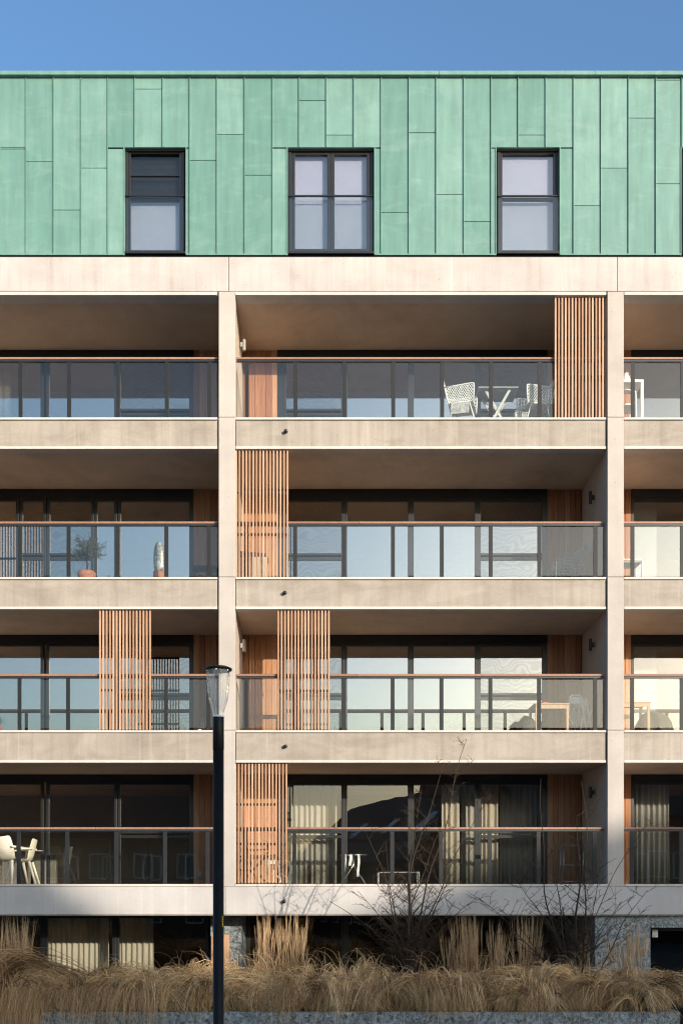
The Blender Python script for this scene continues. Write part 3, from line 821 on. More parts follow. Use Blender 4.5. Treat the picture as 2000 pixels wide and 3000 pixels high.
# ---- feather reed clumps
REEDS = [
 (-20, 25, 2690, -3.0, 40, 'tall dry reed clump at the left edge, behind the overflowing grass'),
 (35, 90, 2690, -2.9, 46, 'dry reed clump just inside the left edge in front of dark ground floor glazing'),
 (758, 800, 2685, -2.6, 42, 'left half of the reed tuft right of the granite pier, fanning outwards'),
 (815, 892, 2683, -2.6, 60, 'broad upright reed clump under the lowest drain spout'),
 (1302, 1345, 2712, -2.2, 26, 'thin short reed clump right of the larger bare shrub'),
 (1350, 1405, 2682, -2.4, 62, 'tallest dense straw reed clump between the two bare shrubs'),
 (1440, 1478, 2700, -2.4, 40, 'loose leaning reed clump left of the grey ground floor pane'),
 (1512, 1572, 2690, -2.5, 52, 'pale feathery reed clump in front of the grey ground floor pane'),
 (1702, 1724, 2725, -1.8, 18, 'short narrow reed tuft behind the trunk of the right shrub'),
 (1770, 1812, 2745, -2.0, 22, 'sparse reed tuft in front of granite wall, left of the fuller one'),
 (1822, 1888, 2712, -2.0, 44, 'reed clump in front of granite wall left of the entrance door'),
]
for (p0, p1, pt, Y, n, lab) in REEDS:
    n = int(n * 1.15)
    x0, x1 = PX(p0, Y), PX(p1, Y); cx = (x0 + x1) / 2; H = PZ(pt, Y) - pz
    root = thing('reed_clump', lab, 'reeds', (cx, Y, pz - .05), 'feather reed clumps in the planter')
    u = NR.uniform(-1, 1, n); bx = cx + u * (x1 - x0) * .40; by = Y + NR.normal(0, .1, n)
    tx = cx + u * (x1 - x0) * .56 + NR.normal(0, .07, n); ty = by + NR.normal(0, .1, n)
    hs = H * np.clip(NR.normal(.86, .14, n) - .10 * np.abs(u) ** 2, .45, 1.06)
    b = np.stack([bx, by, np.full(n, pz - .05)], 1); e = np.stack([tx, ty, pz + hs], 1)
    mid = (b + e) / 2 + np.stack([NR.normal(0, .03, n), NR.normal(0, .03, n), np.zeros(n)], 1)
    ribbons(b, mid, e, NR.uniform(.005, .009, n), np.clip(NR.normal(.5, .25, n), 0, 1), K=6, name='stems', mat=M['reed'], parent=root, taper=.6)
    # plumes: a thicker spindle on the upper third
    d = e - b; s0 = b + d * .66; rep = 3
    q0 = np.repeat(s0 + (mid - (b + e) / 2) * .5, rep, 0); q2 = np.repeat(e, rep, 0) + NR.normal(0, .02, (n * rep, 3)); q1 = (q0 + q2) / 2 + NR.normal(0, .014, (n * rep, 3))
    ribbons(q0, q1, q2, NR.uniform(.005, .010, n * rep), np.clip(NR.normal(.62, .2, n * rep), 0, 1), K=5, name='plumes', mat=M['reed'], parent=root, rootw=.15, taper=1.4)
    # low leaves
    nl = n; a = NR.uniform(-1, 1, nl)
    lb = np.stack([cx + NR.uniform(-.4, .4, nl) * (x1 - x0), Y + NR.normal(0, .08, nl), np.full(nl, pz - .05)], 1)
    l1 = lb + np.stack([a * .1, NR.normal(0, .1, nl), np.full(nl, H * .6)], 1); l2 = lb + np.stack([a * .4, NR.normal(-.1, .2, nl), H * NR.uniform(.25, .7, nl)], 1)
    ribbons(lb, l1, l2, NR.uniform(.005, .009, nl), np.clip(NR.normal(.35, .2, nl), 0, 1), K=6, name='leaves', mat=M['reed'], parent=root)

# ---- bare shrubs
def curve(a, b, sag, n, wob):
    a, b = Vector(a), Vector(b); out_ = []
    ph = [rng.uniform(0, 6.3) for _ in range(4)]; L = (b - a).length
    for i in range(n + 1):
        t = i / n
        p = a.lerp(b, t) + sag * (4 * t * (1 - t))
        p += Vector((math.sin(t * 7 + ph[0]) + .6 * math.sin(t * 15 + ph[1]), .8 * math.sin(t * 6 + ph[2]), .3 * math.sin(t * 9 + ph[3]))) * wob * L * math.sin(math.pi * min(1, t * 1.2) * .8)
        out_.append(p)
    return out_
def shoot(mb, tm, pts, r0, r1, lvl, dens, lmul=1.0):
    n = len(pts) - 1
    mb.tube(pts, [r0 + (r1 - r0) * (i / n) ** .8 for i in range(n + 1)], 6 if lvl == 0 else 4)
    L = sum((pts[i + 1] - pts[i]).length for i in range(n))
    cnt = int(L * dens * (.9 if lvl == 0 else .9))
    for k in range(cnt):
        t = rng.uniform(.22 if lvl == 0 else .12, 1.0); i = min(int(t * n), n - 1); p = pts[i].lerp(pts[i + 1], t * n - i)
        d = (pts[i + 1] - pts[i]).normalized()
        side = Vector((rng.choice((-1, 1)) * rng.uniform(.5, 1), rng.uniform(-.8, .8), rng.uniform(-.15, .5))).normalized()
        if lvl == 0:
            nd_ = (d * .55 + side * .9 + Vector((0, 0, .10))).normalized(); l2 = rng.uniform(.28, .75) * lmul * (1.15 - .7 * t)
            q = curve(p, p + nd_ * l2, Vector((0, 0, -.06 * l2 * rng.uniform(-1, 2))), 7, .02)
            shoot(tm, tm, q, max(.0045, (r0 + (r1 - r0) * t) * .5), .0024, 1, 9, lmul)
        elif lvl == 1:
            nd_ = (d * .5 + side).normalized(); l2 = rng.uniform(.05, .22) * lmul
            q = curve(p, p + nd_ * l2, Vector((0, 0, .02)), 4, .03)
            shoot(tm, tm, q, .0036, .0019, 2, 22, lmul)
        else:
            nd_ = (d * .7 + side).normalized(); l2 = rng.uniform(.015, .045)
            tm.tube([p, p + nd_ * l2], [.003, .0018], 3)
def shrub(label, base, targets, thick):
    root = thing('bare_shrub', label, 'shrub', base, None)
    trunk, tw = MB(), MB()
    for (px, py, dY, r0, sagx, dens) in targets:
        b = Vector(base) + Vector((rng.uniform(-.12, .12), rng.uniform(-.1, .1), 0))
        e = P(px, py, base[1] + dY)
        pts = curve(b, e, Vector((sagx, 0, .05 * abs(e.x - b.x))), 16, .012)
        shoot(trunk, tw, pts, r0 * thick * 1.35, .0035, 0, dens)
    trunk.build('trunk', M['bark'], root, smooth=True); tw.build('crown', M['twig'], root)
    return root
YS = -3.0
b1 = (PX(1207, YS), YS, pz - .05)
shrub('larger many-stemmed bare shrub mid-planter, its top twig crossing the concrete band above', b1, [
 (1372, 2165, .3, .016, -.12, 4), (1300, 2232, -.1, .020, -.22, 5), (1236, 2310, .2, .022, -.1, 6), (1204, 2380, 0, .018, -.05, 6),
 (1438, 2325, .4, .014, -.25, 4), (965, 2640, .2, .014, .35, 6), (1050, 2610, -.3, .013, .2, 7), (1070, 2440, .2, .013, .1, 5), (1130, 2470, .3, .015, -.05, 6),
 (1395, 2630, .3, .014, -.25, 7), (1350, 2520, -.2, .014, -.2, 6), (1290, 2420, .4, .016, -.2, 6), (1090, 2660, .1, .011, .15, 9), (1330, 2640, 0, .011, -.1, 9), (1150, 2600, .1, .012, 0, 9), (1265, 2590, .2, .013, -.05, 9), (1180, 2640, -.2, .011, .05, 9)], 1.0)
b2 = (PX(1690, YS), YS, pz - .05)
shrub('right bare shrub with one straight trunk in front of the shaded concrete band', b2, [
 (1688, 2390, 0, .026, .0, 7), (1700, 2290, .2, .014, .12, 3), (1581, 2283, .3, .015, -.2, 3), (1893, 2608, .3, .011, -.05, 6), (1400, 2630, .2, .010, .1, 6),
 (1880, 2420, .2, .009, -.2, 2.5), (1500, 2560, .3, .011, .1, 6), (1630, 2450, 0, .012, -.05, 6), (1760, 2540, -.2, .011, -.03, 8), (1560, 2640, .1, .01, .1, 9), (1820, 2640, .1, .01, -.1, 9), (1640, 2620, .2, .012, 0, 9), (1720, 2600, .1, .01, 0, 9), (1460, 2660, .2, .009, .1, 7)], .95)

# upright cedar board by the granite pier
m_ = MB(); Yp = .75
for i in range(3):
    w = (PX(672, Yp) - PX(619, Yp)) / 3; m_.box(PX(619, Yp) + i * w + .002, PX(619, Yp) + (i + 1) * w - .002, Yp, Yp + .04, 0, PZ(2738, Yp))
m_.box(PX(619, Yp), PX(672, Yp), Yp + .041, Yp + .06, .15, .25); m_.box(PX(619, Yp), PX(672, Yp), Yp + .041, Yp + .06, PZ(2738, Yp) - .25, PZ(2738, Yp) - .15)
o = m_.build('leaning_boards', M['tablewood']); tag(o, 'upright joined cedar boards leaning by the granite pier behind the street lamp', 'boards')

exec_furniture = True
# ================================================================== CURTAINS
def curtain(px0, px1, py0, py1, Y, label, mat=M['curtain'], waves=None, amp=.035, group=None):
    x0, x1 = PX(px0, Y), PX(px1, Y); z1, z0 = PZ(py0, Y), PZ(py1, Y)
    n = max(24, int((x1 - x0) / .012)); waves = waves or (x1 - x0) / .12
    m_ = MB(); vs = []; ph = rng.uniform(0, 6)
    for j, z in enumerate((z0, (z0 + z1) / 2, z1)):
        for i in range(n + 1):
            t = i / n
            vs.append((x0 + (x1 - x0) * t + .012 * math.sin(t * waves * 2.3 + j), Y + amp * math.sin(t * waves * 6.283 + .5 * math.sin(t * 9 + ph)) * (1.1 - .2 * j), z))
    fs = []
    for j in range(2):
        for i in range(n):
            a = j * (n + 1) + i; fs.append((a, a + 1, a + n + 2, a + n + 1))
    m_.add(vs, fs)
    hd = m_.build('curtain', mat, smooth=True)
    so_ = hd.modifiers.new('thickness', 'SOLIDIFY'); so_.thickness = .004
    tag(hd, label, 'curtain', group)
    return hd
curtain(-60, 33, 1040, 1222, 2.35, 'cream curtain at the left end of the top loggia windows')
curtain(1292, 1345, 2290, 2592, 2.32, 'sunlit gathered cream curtain behind the third first-floor window of the middle bay')
curtain(1350, 1396, 2290, 2592, 2.5, 'sheer pale curtain right beside the sunlit gathered one', M['greencurtain'])
curtain(1408, 1460, 2300, 2592, 2.36, 'cream curtain edge in the right casement of the middle first-floor bay')
curtain(1462, 1585, 2300, 2592, 2.55, 'wide dim green curtain in the right casement of the middle first-floor bay', M['greencurtain'])
curtain(852, 985, 2280, 2592, 2.45, 'grey green curtain with folds behind the left casement of the middle first-floor bay', M['greencurtain'])
curtain(1850, 1958, 2290, 2592, 2.4, 'long pale green curtain in the first-floor window at the right edge', M['greencurtain'])
curtain(142, 318, 2688, 2900, 2.6, 'broad cream ground-floor curtain striped by sunlight at the left')
curtain(347, 450, 2688, 2900, 2.6, 'narrower dim cream ground-floor curtain nearer the granite pier')

# ================================================================== FURNITURE
def flo(n_): return top[n_] - .012
def lattice(mb, A, Bp, Cp, D, n, m_, r):
    A, Bp, Cp, D = map(Vector, (A, Bp, Cp, D))
    def bl(u, v): return A.lerp(Bp, u).lerp(D.lerp(Cp, u), v)
    for k in range(-m_, n + 1):
        for s in (1, -1):
            u0, v0, u1, v1 = k / n, 0.0, (k + m_) / n, 1.0
            if u0 < 0: v0 = -u0 * n / m_; u0 = 0
            if u1 > 1: v1 = 1 - (u1 - 1) * n / m_; u1 = 1
            if v1 <= v0: continue
            if s == 1: mb.tube([bl(u0, v0), bl(u1, v1)], r, 4)
            else: mb.tube([bl(1 - u0, v0), bl(1 - u1, v1)], r, 4)

# --- woven armchairs on the top loggia
def woven_chair(loc, label):
    t = thing('woven_armchair', label, 'armchair', loc, 'white woven armchairs')
    f = MB(); r_ = .014; zs, za, zb = .46, .80, 1.03
    for s in (-1, 1):
        y = s * .29
        f.tube([(-.20, y * .95, .0), (-.12, y, zs), (.20, y, zs), (.33, y * .95, 0)], r_, 8)
        f.tube([(-.21, y, zs), (-.27, y, .7), (-.33, y * .9, zb - .04), (-.335, y * .8, zb)], r_, 8)
        f.tube([(-.285, y, .79), (-.1, y, za), (.24, y, za + .02), (.29, y, za + .01), (.295, y, za - .06), (.28, y, zs)], .016, 8)
    f.tube([(-.335, -.235, zb), (-.335, .235, zb)], r_, 8); f.tube([(-.12, -.29, zs), (-.12, .29, zs)], .011, 8); f.tube([(.28, -.29, zs), (.28, .29, zs)], .011, 8)
    f.build('frame', M['white'], t, smooth=True, local=True)
    w = MB()
    for s in (-1, 1): lattice(w, (-.25, s * .29, zs), (.28, s * .29, zs), (.29, s * .29, za), (-.285, s * .29, za - .01), 12, 5, .0065)
    w.build('woven_sides', M['white'], t, local=True)
    w = MB(); lattice(w, (-.21, -.28, zs), (-.21, .28, zs), (-.335, .24, zb), (-.335, -.24, zb), 12, 10, .0065); w.build('woven_back', M['white'], t, local=True)
    w = MB(); lattice(w, (-.21, -.28, zs), (.28, -.28, zs), (.28, .28, zs), (-.21, .28, zs), 10, 10, .006); w.build('seat', M['white'], t, local=True)
    w = MB(); w.box(-.20, .27, -.27, .27, zs + .012, zs + .07); o = w.build('cushion', M['cushion'], t, local=True, bevel=.025)
    w = MB(); w.box(-.16, .2, -.3, -.296, zs - .22, zs + .0); w.build('throw', M['cushion'], t, local=True, bevel=.001)
    return t
ch = woven_chair((PX(1349, .6), .62, flo(5)), 'white woven armchair facing right, at left of the cross-legged table, with plaid throw')
ch.rotation_euler.z = R(-14)
c2 = copy_tree(ch); c2.location = (PX(1570, .62), .66, flo(5)); c2.rotation_euler.z = R(180 + 9); c2['label'] = 'white woven armchair facing left, partly behind the slatted screen of the top loggia'
t = thing('woven_footstool', 'low white woven footstool left of the right armchair on the top loggia', 'footstool', (PX(1524, .7), .75, flo(5)))
f = MB(); z_ = .42
for s in (-1, 1):
    f.tube([(-.13, s * .15, 0), (-.12, s * .15, z_), (.12, s * .15, z_), (.13, s * .15, 0)], .012, 8)
f.tube([(-.12, -.15, z_), (-.12, .15, z_)], .012, 8); f.tube([(.12, -.15, z_), (.12, .15, z_)], .012, 8); f.build('frame', M['white'], t, True, local=True)
f = MB(); lattice(f, (-.12, -.15, .2), (.12, -.15, .2), (.12, -.15, z_), (-.12, -.15, z_), 6, 4, .006); lattice(f, (-.12, -.15, z_), (.12, -.15, z_), (.12, .15, z_), (-.12, .15, z_), 6, 6, .006); f.build('woven_seat', M['white'], t, local=True)

t = thing('crossleg_table', 'pale folding table with crossed legs between the two white woven armchairs', 'table', (PX(1452, .85), .85, flo(5)))
f = MB()
for i in range(6): f.box(-.40, .40, -.3 + i * .1, -.3 + i * .1 + .094, .86, .885)
f.build('tabletop', M['grey'], t, local=True, bevel=.002)
for s in (-1, 1):
    f = MB(); f.beam((-.24, s * .22, 0), (.24, s * .22, .858), .035, .05); f.build('leg', M['palegrey'], t, local=True)
    f = MB(); f.beam((.24, s * .185, 0), (-.24, s * .185, .858), .03, .05); f.build('leg', M['palegrey'], t, local=True)
f = MB(); f.tube([(0, -.22, .43), (0, .22, .43)], .012, 8); f.build('hinge_rod', M['grey'], t, local=True)

# right bay, top loggia: white console and chair
t = thing('console_table', 'white painted square-legged table at the right edge of the top loggia', 'table', (PX(1822, .8), .85, flo(5)))
f = MB(); f.box(-.36, .37, -.25, .25, 1.0, 1.055); f.build('tabletop', M['white'], t, local=True, bevel=.004)
for sx in (-.33, .34):
    for sy in (-.22, .22):
        f = MB(); f.box(sx - .028, sx + .028, sy - .028, sy + .028, 0, .999); f.build('leg', M['white'], t, local=True)
o = MB(); o.lathe((PX(1833, .85), .85, flo(5) + 1.056), [(.05, 0), (.075, .04), (.08, .12), (.05, .19), (.035, .22), (.045, .24)], 16); o = o.build('vase', M['white'], smooth=True); tag(o, 'small white vase on the white table at the right edge of the top loggia', 'vase')
t = thing('round_back_chair', 'white chair with curved back under the white table at the top right', 'chair', (PX(1826, .5), .55, flo(5)))
f = MB(); f.tube([(-.2 + .4 * i / 10, -.19, .68 + .05 * math.sin(math.pi * i / 10)) for i in range(11)], .014, 8); f.build('back_rail', M['white'], t, True, local=True)
f = MB(); f.box(-.2, .2, -.2, .2, .42, .45); f.build('seat', M['white'], t, local=True, bevel=.01)
for sx in (-.19, .19):
    for sy in (-.19, .19):
        f = MB(); f.tube([(sx * 1.1, sy * 1.1, 0), (sx, sy, .70 if sy < 0 else .42)], .013, 8); f.build('leg', M['white'], t, True, local=True)

# --- second loggia row: olive tree, sculpture, bench, storage box, stacked chairs
bx = P(255, 1690, .75); t = thing('potted_olive_tree', 'small round-headed olive tree in a terracotta pot behind glass railing', 'potted tree', (bx.x, .75, flo(4)))
f = MB(); f.lathe((0, 0, 0), [(.12, 0), (.15, .1), (.175, .24), (.19, .30), (.165, .345), (.12, .355)], 24); f.build('pot', M['terracotta'], t, True, local=True)
f = MB(); f.tube([(0, 0, .3), (.012, 0, .5), (-.008, .01, .62), (.01, 0, .78)], [.022, .02, .018, .016], 8)
tips = []
for k in range(60):
    th = rng.uniform(0, 6.283); el = rng.uniform(-.25, 1.2); L_ = rng.uniform(.28, .5)
    e = Vector((math.cos(th) * math.cos(el) * .95, math.sin(th) * math.cos(el) * .8, math.sin(el) * .85)) * L_
    p0 = Vector((.0, 0, rng.uniform(.62, .8))); q = [p0.lerp(p0 + e, i / 5) + Vector((rng.uniform(-.015, .015), rng.uniform(-.015, .015), rng.uniform(-.01, .02))) for i in range(6)]
    f.tube(q, [.008, .006, .005, .004, .003, .002], 4); tips.append(q)
f.build('trunk', M['bark'], t, True, local=True)
lv = MB(); tips2 = MB()
for q in tips:
    for j in range(9):
        s = rng.uniform(.25, 1) * 5; i = min(int(s), 4); p = q[i].lerp(q[i + 1], s - i)
        d = Vector((rng.gauss(0, 1), rng.gauss(0, .8), rng.gauss(.5, .8))).normalized(); L_ = rng.uniform(.06, .17)
        tips2.tube([p, p + d * L_], [.0025, .0015], 3)
        for k in range(9):
            pp = p + d * L_ * rng.uniform(.2, 1.05); e = (d * .6 + Vector((rng.gauss(0, 1), rng.gauss(0, 1), rng.gauss(0, 1))).normalized()).normalized(); u = e.orthogonal().normalized()
            l_ = rng.uniform(.014, .028); w = .0042
            lv.add([pp, pp + e * l_ * .5 + u * w, pp + e * l_, pp + e * l_ * .5 - u * w], [(0, 1, 2, 3)])
tips2.build('twigs', M['twig'], t, local=True)
lv.build('crown', M['olive'], t, local=True)

bx = P(466, 1690, .6); t = thing('garden_sculpture', 'mottled silver upright oval sculpture on a rust brown base', 'sculpture', (bx.x, .6, flo(4)))
f = MB(); f.lathe((0, 0, 0), [(.115, 0), (.118, .30), (.11, .31)], 24, sy=.6); f.build('base', M['terracotta'], t, True, local=True)
f = MB(); vs = []; 
f.lathe((0, 0, .312), [(.085, 0), (.105, .10), (.11, .25), (.105, .38), (.085, .5), (.055, .57), (.02, .6)], 22, sy=.45)
f.build('slab', M['silver'], t, True, local=True)

bx = P(603, 1690, 1.3); t = thing('low_metal_bench', 'low dark metal bench in front of cedar wall beside the left column', 'bench', (bx.x, 1.3, flo(4)))
f = MB()
for i in range(5): f.box(-.26, .26, -.18 + i * .075, -.18 + i * .075 + .06, .57, .60)
f.build('seat', M['cover'], t, local=True)
for s in (-1, 1):
    f = MB(); f.tube([(s * .24, -.17, 0), (s * .24, -.17, .56), (s * .24, .17, .56), (s * .24, .17, 0)], .014, 8); f.build('leg_frame', M['dark'], t, True, local=True)
    f = MB(); f.tube([(s * .24, -.17, .2), (-s * .24, -.17, .5)], .008, 6); f.build('brace', M['dark'], t, local=True)

bx = P(744, 1690, 1.2); t = thing('storage_box', 'beige outdoor storage box with sloping dark lid behind slatted screen', 'storage box', (bx.x, 1.35, flo(4)))
f = MB(); f.box(-.27, .27, -.22, .22, .02, .78)
for i in range(9): f.box(-.27 + .03 + i * .058, -.27 + .036 + i * .058, -.225, -.2205, .05, .75)
f.build('body', M['boxbeige'], t, local=True, bevel=.006)
f = MB(); f.add([(-.285, -.24, .785), (.285, -.24, .785), (.285, .24, .785), (-.285, .24, .785), (-.285, -.24, .90), (.285, -.24, .84), (.285, .24, .88), (-.285, .24, .95)], [(0, 3, 2, 1), (4, 5, 6, 7), (0, 1, 5, 4), (1, 2, 6, 5), (2, 3, 7, 6), (3, 0, 4, 7)]); f.build('lid', M['cover'], t, local=True, bevel=.008)

def stack_chair(loc, label):
    t = thing('stacking_armchair', label, 'armchair', loc, 'grey armchairs stacked at the right end of the loggia')
    f = MB()
    for s in (-1, 1):
        y = s * .26
        f.tube([(-.26, y, 0), (-.235, y, .60), (-.225, y, .63), (-.19, y, .64), (.10, y, .60), (.17, y, .585)], .013, 8)
        f.tube([(.22, y, 0), (.14, y, .44), (.16, y, .6), (.25, y, .86)], .013, 8)
        f.tube([(-.25, y, .42), (.145, y, .40)], .011, 6)
    f.tube([(.25, -.26, .86), (.265, -.1, .89), (.265, .1, .89), (.25, .26, .86)], .013, 8)
    f.build('frame', M['teal'], t, True, local=True)
    f = MB()
    for i in range(6):
        y = -.2 + i * .08; f.beam((.15, y, .46), (.258, y, .86), .074, .012)
    f.build('backrest', M['teal'], t, local=True)
    f = MB()
    for i in range(6):
        y = -.2 + i * .08; f.beam((-.25, y, .425), (.145, y, .41), .076, .012)
    f.build('seat', M['teal'], t, local=True)
    return t
bx = P(1645, 1690, 1.25); st = stack_chair((bx.x, 1.3, flo(4) + .0), 'bottom of the four grey stacked armchairs by the right wall')
for k, w in enumerate(('second', 'third', 'topmost')):
    c = copy_tree(st); c.location = (bx.x + .075 * (k + 1) - .0, 1.3, flo(4) - .0 + .055 * (k + 1) * (1 if k < 9 else 0)); c['label'] = {'second': 'second from bottom of the four grey stacked armchairs by the right wall', 'third': 'third from bottom of the four grey stacked armchairs by the right wall', 'topmost': 'topmost of the four grey stacked armchairs by the right wall'}[w]

t = thing('metal_chair', 'grey and white metal armchair at the right edge of the second loggia from the top', 'armchair', (PX(1848, .6), .65, flo(4)))
for s in (-1, 1):
    f = MB(); f.tube([(.17, s * .2, 0), (.17, s * .2, .46), (.15, s * .2, .5), (-.2, s * .2, .5), (-.24, s * .2, .9)], .016, 8); f.build('side_frame', M['white'], t, True, local=True)
f = MB(); f.box(-.2, .16, -.19, .19, .44, .475); f.build('seat', M['teal'], t, local=True, bevel=.008)
f = MB(); f.box(-.245, -.225, -.19, .19, .6, .9); f.build('backrest', M['teal'], t, local=True, bevel=.006)

# --- third row: plant, cup, tumbler, table, bowl, folded chairs, covered barbecue
t = thing('leafy_plant', 'spiky green pot plant cut by the left edge of the third loggia', 'plant', (PX(-14, .6), .65, flo(3)))
f = MB(); f.lathe((0, 0, 0), [(.09, 0), (.12, .2), (.11, .21)], 18); f.build('pot', M['terracotta'], t, True, local=True)
f = MB()
for k in range(34):
    a = rng.uniform(0, 6.283); L_ = rng.uniform(.16, .30); el = rng.uniform(.1, 1.2)
    d = Vector((math.cos(a) * math.cos(el), math.sin(a) * math.cos(el), math.sin(el))); p0 = Vector((0, 0, .2)); u = d.cross(Vector((0, 0, 1))).normalized() * .014
    p1 = p0 + d * L_ * .6 + Vector((0, 0, .03)); p2 = p0 + d * L_ - Vector((0, 0, .05))
    f.add([p0 - u * .4, p0 + u * .4, p1 + u, p1 - u, p2], [(0, 1, 2, 3), (3, 2, 4)])
f.build('foliage', M['leaf'], t, local=True)
c = P(585, 2139, .30); f = MB(); f.lathe((c.x, .3, top[3] - .012), [(.026, 0), (.038, .10), (.035, .1), (.024, .01)], 18); o = f.build('white_cup', M['white'], smooth=True); tag(o, 'small white cup by the railing foot left of the street lamp', 'cup')
o.scale.z = .75
f = MB(); c = P(596, 2125, 1.0); f.lathe((c.x, 1.0, top[3] - .012), [(.05, 0), (.06, .42), (.055, .42), (.045, .01)], 18); o = f.build('glass_lantern', M['lampglass'], smooth=True); tag(o, 'grey glass lantern behind the small white cup', 'lantern')

t = thing('wooden_table', 'wooden table with slim legs standing by right end of the third loggia', 'table', (PX(1607, .95), .98, flo(3)))
Hh = PZ(2069, .98) - flo(3)
f = MB(); f.box(-.36, .36, -.35, .35, Hh - .025, Hh); f.box(-.33, .33, -.33, -.31, Hh - .11, Hh - .026); f.build('tabletop', M['tablewood'], t, local=True, bevel=.003)
for sx in (-.31, .31):
    for sy in (-.31, .31):
        f = MB(); f.box(sx - .024, sx + .024, sy - .024, sy + .024, 0, Hh - .026); f.build('leg', M['tablewood'], t, local=True)
f = MB(); c = Vector((PX(1592, .98), .98, flo(3) + Hh + .001)); f.lathe(c, [(.04, 0), (.08, .03), (.095, .07), (.075, .075), (.02, .03)], 20); o = f.build('bowl', M['red'], smooth=True); tag(o, 'red bowl on the wooden table', 'bowl')
def heap(name, label, cat, px0, px1, pyt, Y, n_, mat, k=5):
    x0, x1 = PX(px0, Y), PX(px1, Y); zt = PZ(pyt, Y); z0 = flo(n_); cx = (x0 + x1) / 2
    prof = [(1.0, 0), (.98, .3), (.86, .62), (.66, .88), (.35, .99), (.1, 1.0)]
    m_ = MB(); vs = []; N_ = 28
    for r_, z in prof:
        for q in range(N_):
            a = 2 * math.pi * q / N_; wv = 1 + .06 * math.sin(a * k + z * 3) * (1 - z * .5) + .03 * math.sin(a * 11)
            vs.append((cx + r_ * wv * (x1 - x0) / 2 * math.cos(a), Y + r_ * wv * .3 * math.sin(a), z0 + z * (zt - z0) + .02 * math.sin(a * 2) * z))
    fs = []
    for i in range(len(prof) - 1):
        for q in range(N_): fs.append((i * N_ + q, i * N_ + (q + 1) % N_, (i + 1) * N_ + (q + 1) % N_, (i + 1) * N_ + q))
    fs.append(tuple((len(prof) - 1) * N_ + q for q in range(N_)))
    m_.add(vs, fs); o = m_.build(name, mat, smooth=True); return tag(o, label, cat)
heap('covered_grill', 'grill under a dark cloth cover left of the wooden table', 'covered grill', 1512, 1572, 2100, 1.35, 3, M['cover'])
heap('covered_barbecue', 'bulging barbecue under dark grey cover at the right edge of the third loggia', 'covered barbecue', 1856, 1972, 2088, .9, 3, M['cover'])
def fold_chair(loc, label, rz):
    t = thing('folding_chair', label, 'folding chair', loc, 'white folding chairs leaning together')
    f = MB(); W_ = .17
    f.tube([(-.21, 0, 0), (-.10, .04, .84), (-.07, .05, .87), (.07, .05, .87), (.10, .04, .84), (.21, 0, 0)], .02, 8); f.build('front_frame', M['white'], t, True, local=True)
    f = MB(); f.tube([(-.2, .08, .66), (-.02, -.01, .12), (.06, .02, .62)], .018, 8); f.tube([(.2, .08, .66), (.05, -.01, .05)], .018, 8); f.build('rear_frame', M['white'], t, True, local=True)
    f = MB(); f.box(-.13, .13, .02, .035, .26, .56, xf=Matrix.Rotation(R(-6), 4, 'X')); f.build('seat', M['grey'], t, local=True)
    f = MB(); f.box(-.10, .10, .052, .066, .70, .84); f.build('backrest', M['white'], t, local=True)
    t.rotation_euler.z = rz
    return t
fc = fold_chair((PX(1682, 1.0), .85, flo(3) + .0), 'front white folding chair leaning upright beside the wooden table', R(6))
f2 = copy_tree(fc); f2.location = (PX(1700, 1.1), 1.08, flo(3)); f2.rotation_euler.z = R(-14); f2['label'] = 'rear white folding chair, just right of and behind the front one'
fc.scale = (1.1, 1, 1.0); f2.scale = (1.1, 1, .96)
t = thing('dining_table', 'light wooden table left of the covered barbecue at the right edge of the third loggia', 'table', (PX(1835, .7), .7, flo(3)))
Hh = PZ(2064, .7) - flo(3)
f = MB(); f.box(-.36, .40, -.3, .3, Hh - .02, Hh); f.box(-.33, .36, -.28, -.26, Hh - .10, Hh - .021); f.build('tabletop', M['tablewood'], t, local=True, bevel=.003)
for sx in (-.33, .355):
    for sy in (-.25, .25):
        f = MB(); f.box(sx - .025, sx + .025, sy - .025, sy + .025, 0, Hh - .021); f.build('leg', M['tablewood'], t, local=True)

# --- first floor: moulded chairs, table, screen-side things, drying rack, trolley
def moulded(loc, label, rz):
    t = thing('moulded_chair', label, 'armchair', loc, 'cream moulded armchairs around the left table')
    f = MB(); rows = []
    for i in range(9):
        u = i / 8
        prof_x, prof_z = (-.22 + .40 * min(1, u * 1.8), .46 - .03 * math.sin(min(1, u * 1.8) * 3.1)) if u < .55 else (.18 + .09 * (u - .55) / .45, .46 + .42 * (u - .55) / .45)
        wid = .235 - .05 * max(0, u - .7) / .3
        rows.append([(prof_x - .06 * (abs(v) ** 2) * (1 if u > .5 else 0), wid * v, prof_z + .035 * abs(v) ** 3) for v in (-1, -.66, -.33, 0, .33, .66, 1)])
    vs = [p for r__ in rows for p in r__]; fs = [(i * 7 + j, i * 7 + j + 1, (i + 1) * 7 + j + 1, (i + 1) * 7 + j) for i in range(8) for j in range(6)]
    f.add(vs, fs); o = f.build('shell', M['cream'], t, True, local=True); so_ = o.modifiers.new('thickness', 'SOLIDIFY'); so_.thickness = .018; sb = o.modifiers.new('smooth', 'SUBSURF'); sb.levels = 1; sb.render_levels = 2
    for s in (-1, 1):
        f = MB(); f.tube([(.22, s * .22, .70), (.02, s * .265, .69), (-.17, s * .265, .68), (-.20, s * .26, .64), (-.19, s * .235, .46)], .02, 8); f.build('armrest', M['cream'], t, True, local=True)
        f = MB(); f.tube([(-.17, s * .2, .45), (-.24, s * .25, 0)], [.026, .017], 8); f.build('leg', M['cream'], t, True, local=True)
        f = MB(); f.tube([(.15, s * .19, .45), (.27, s * .25, 0)], [.026, .017], 8); f.build('leg', M['cream'], t, True, local=True)
    t.rotation_euler.z = rz
    return t
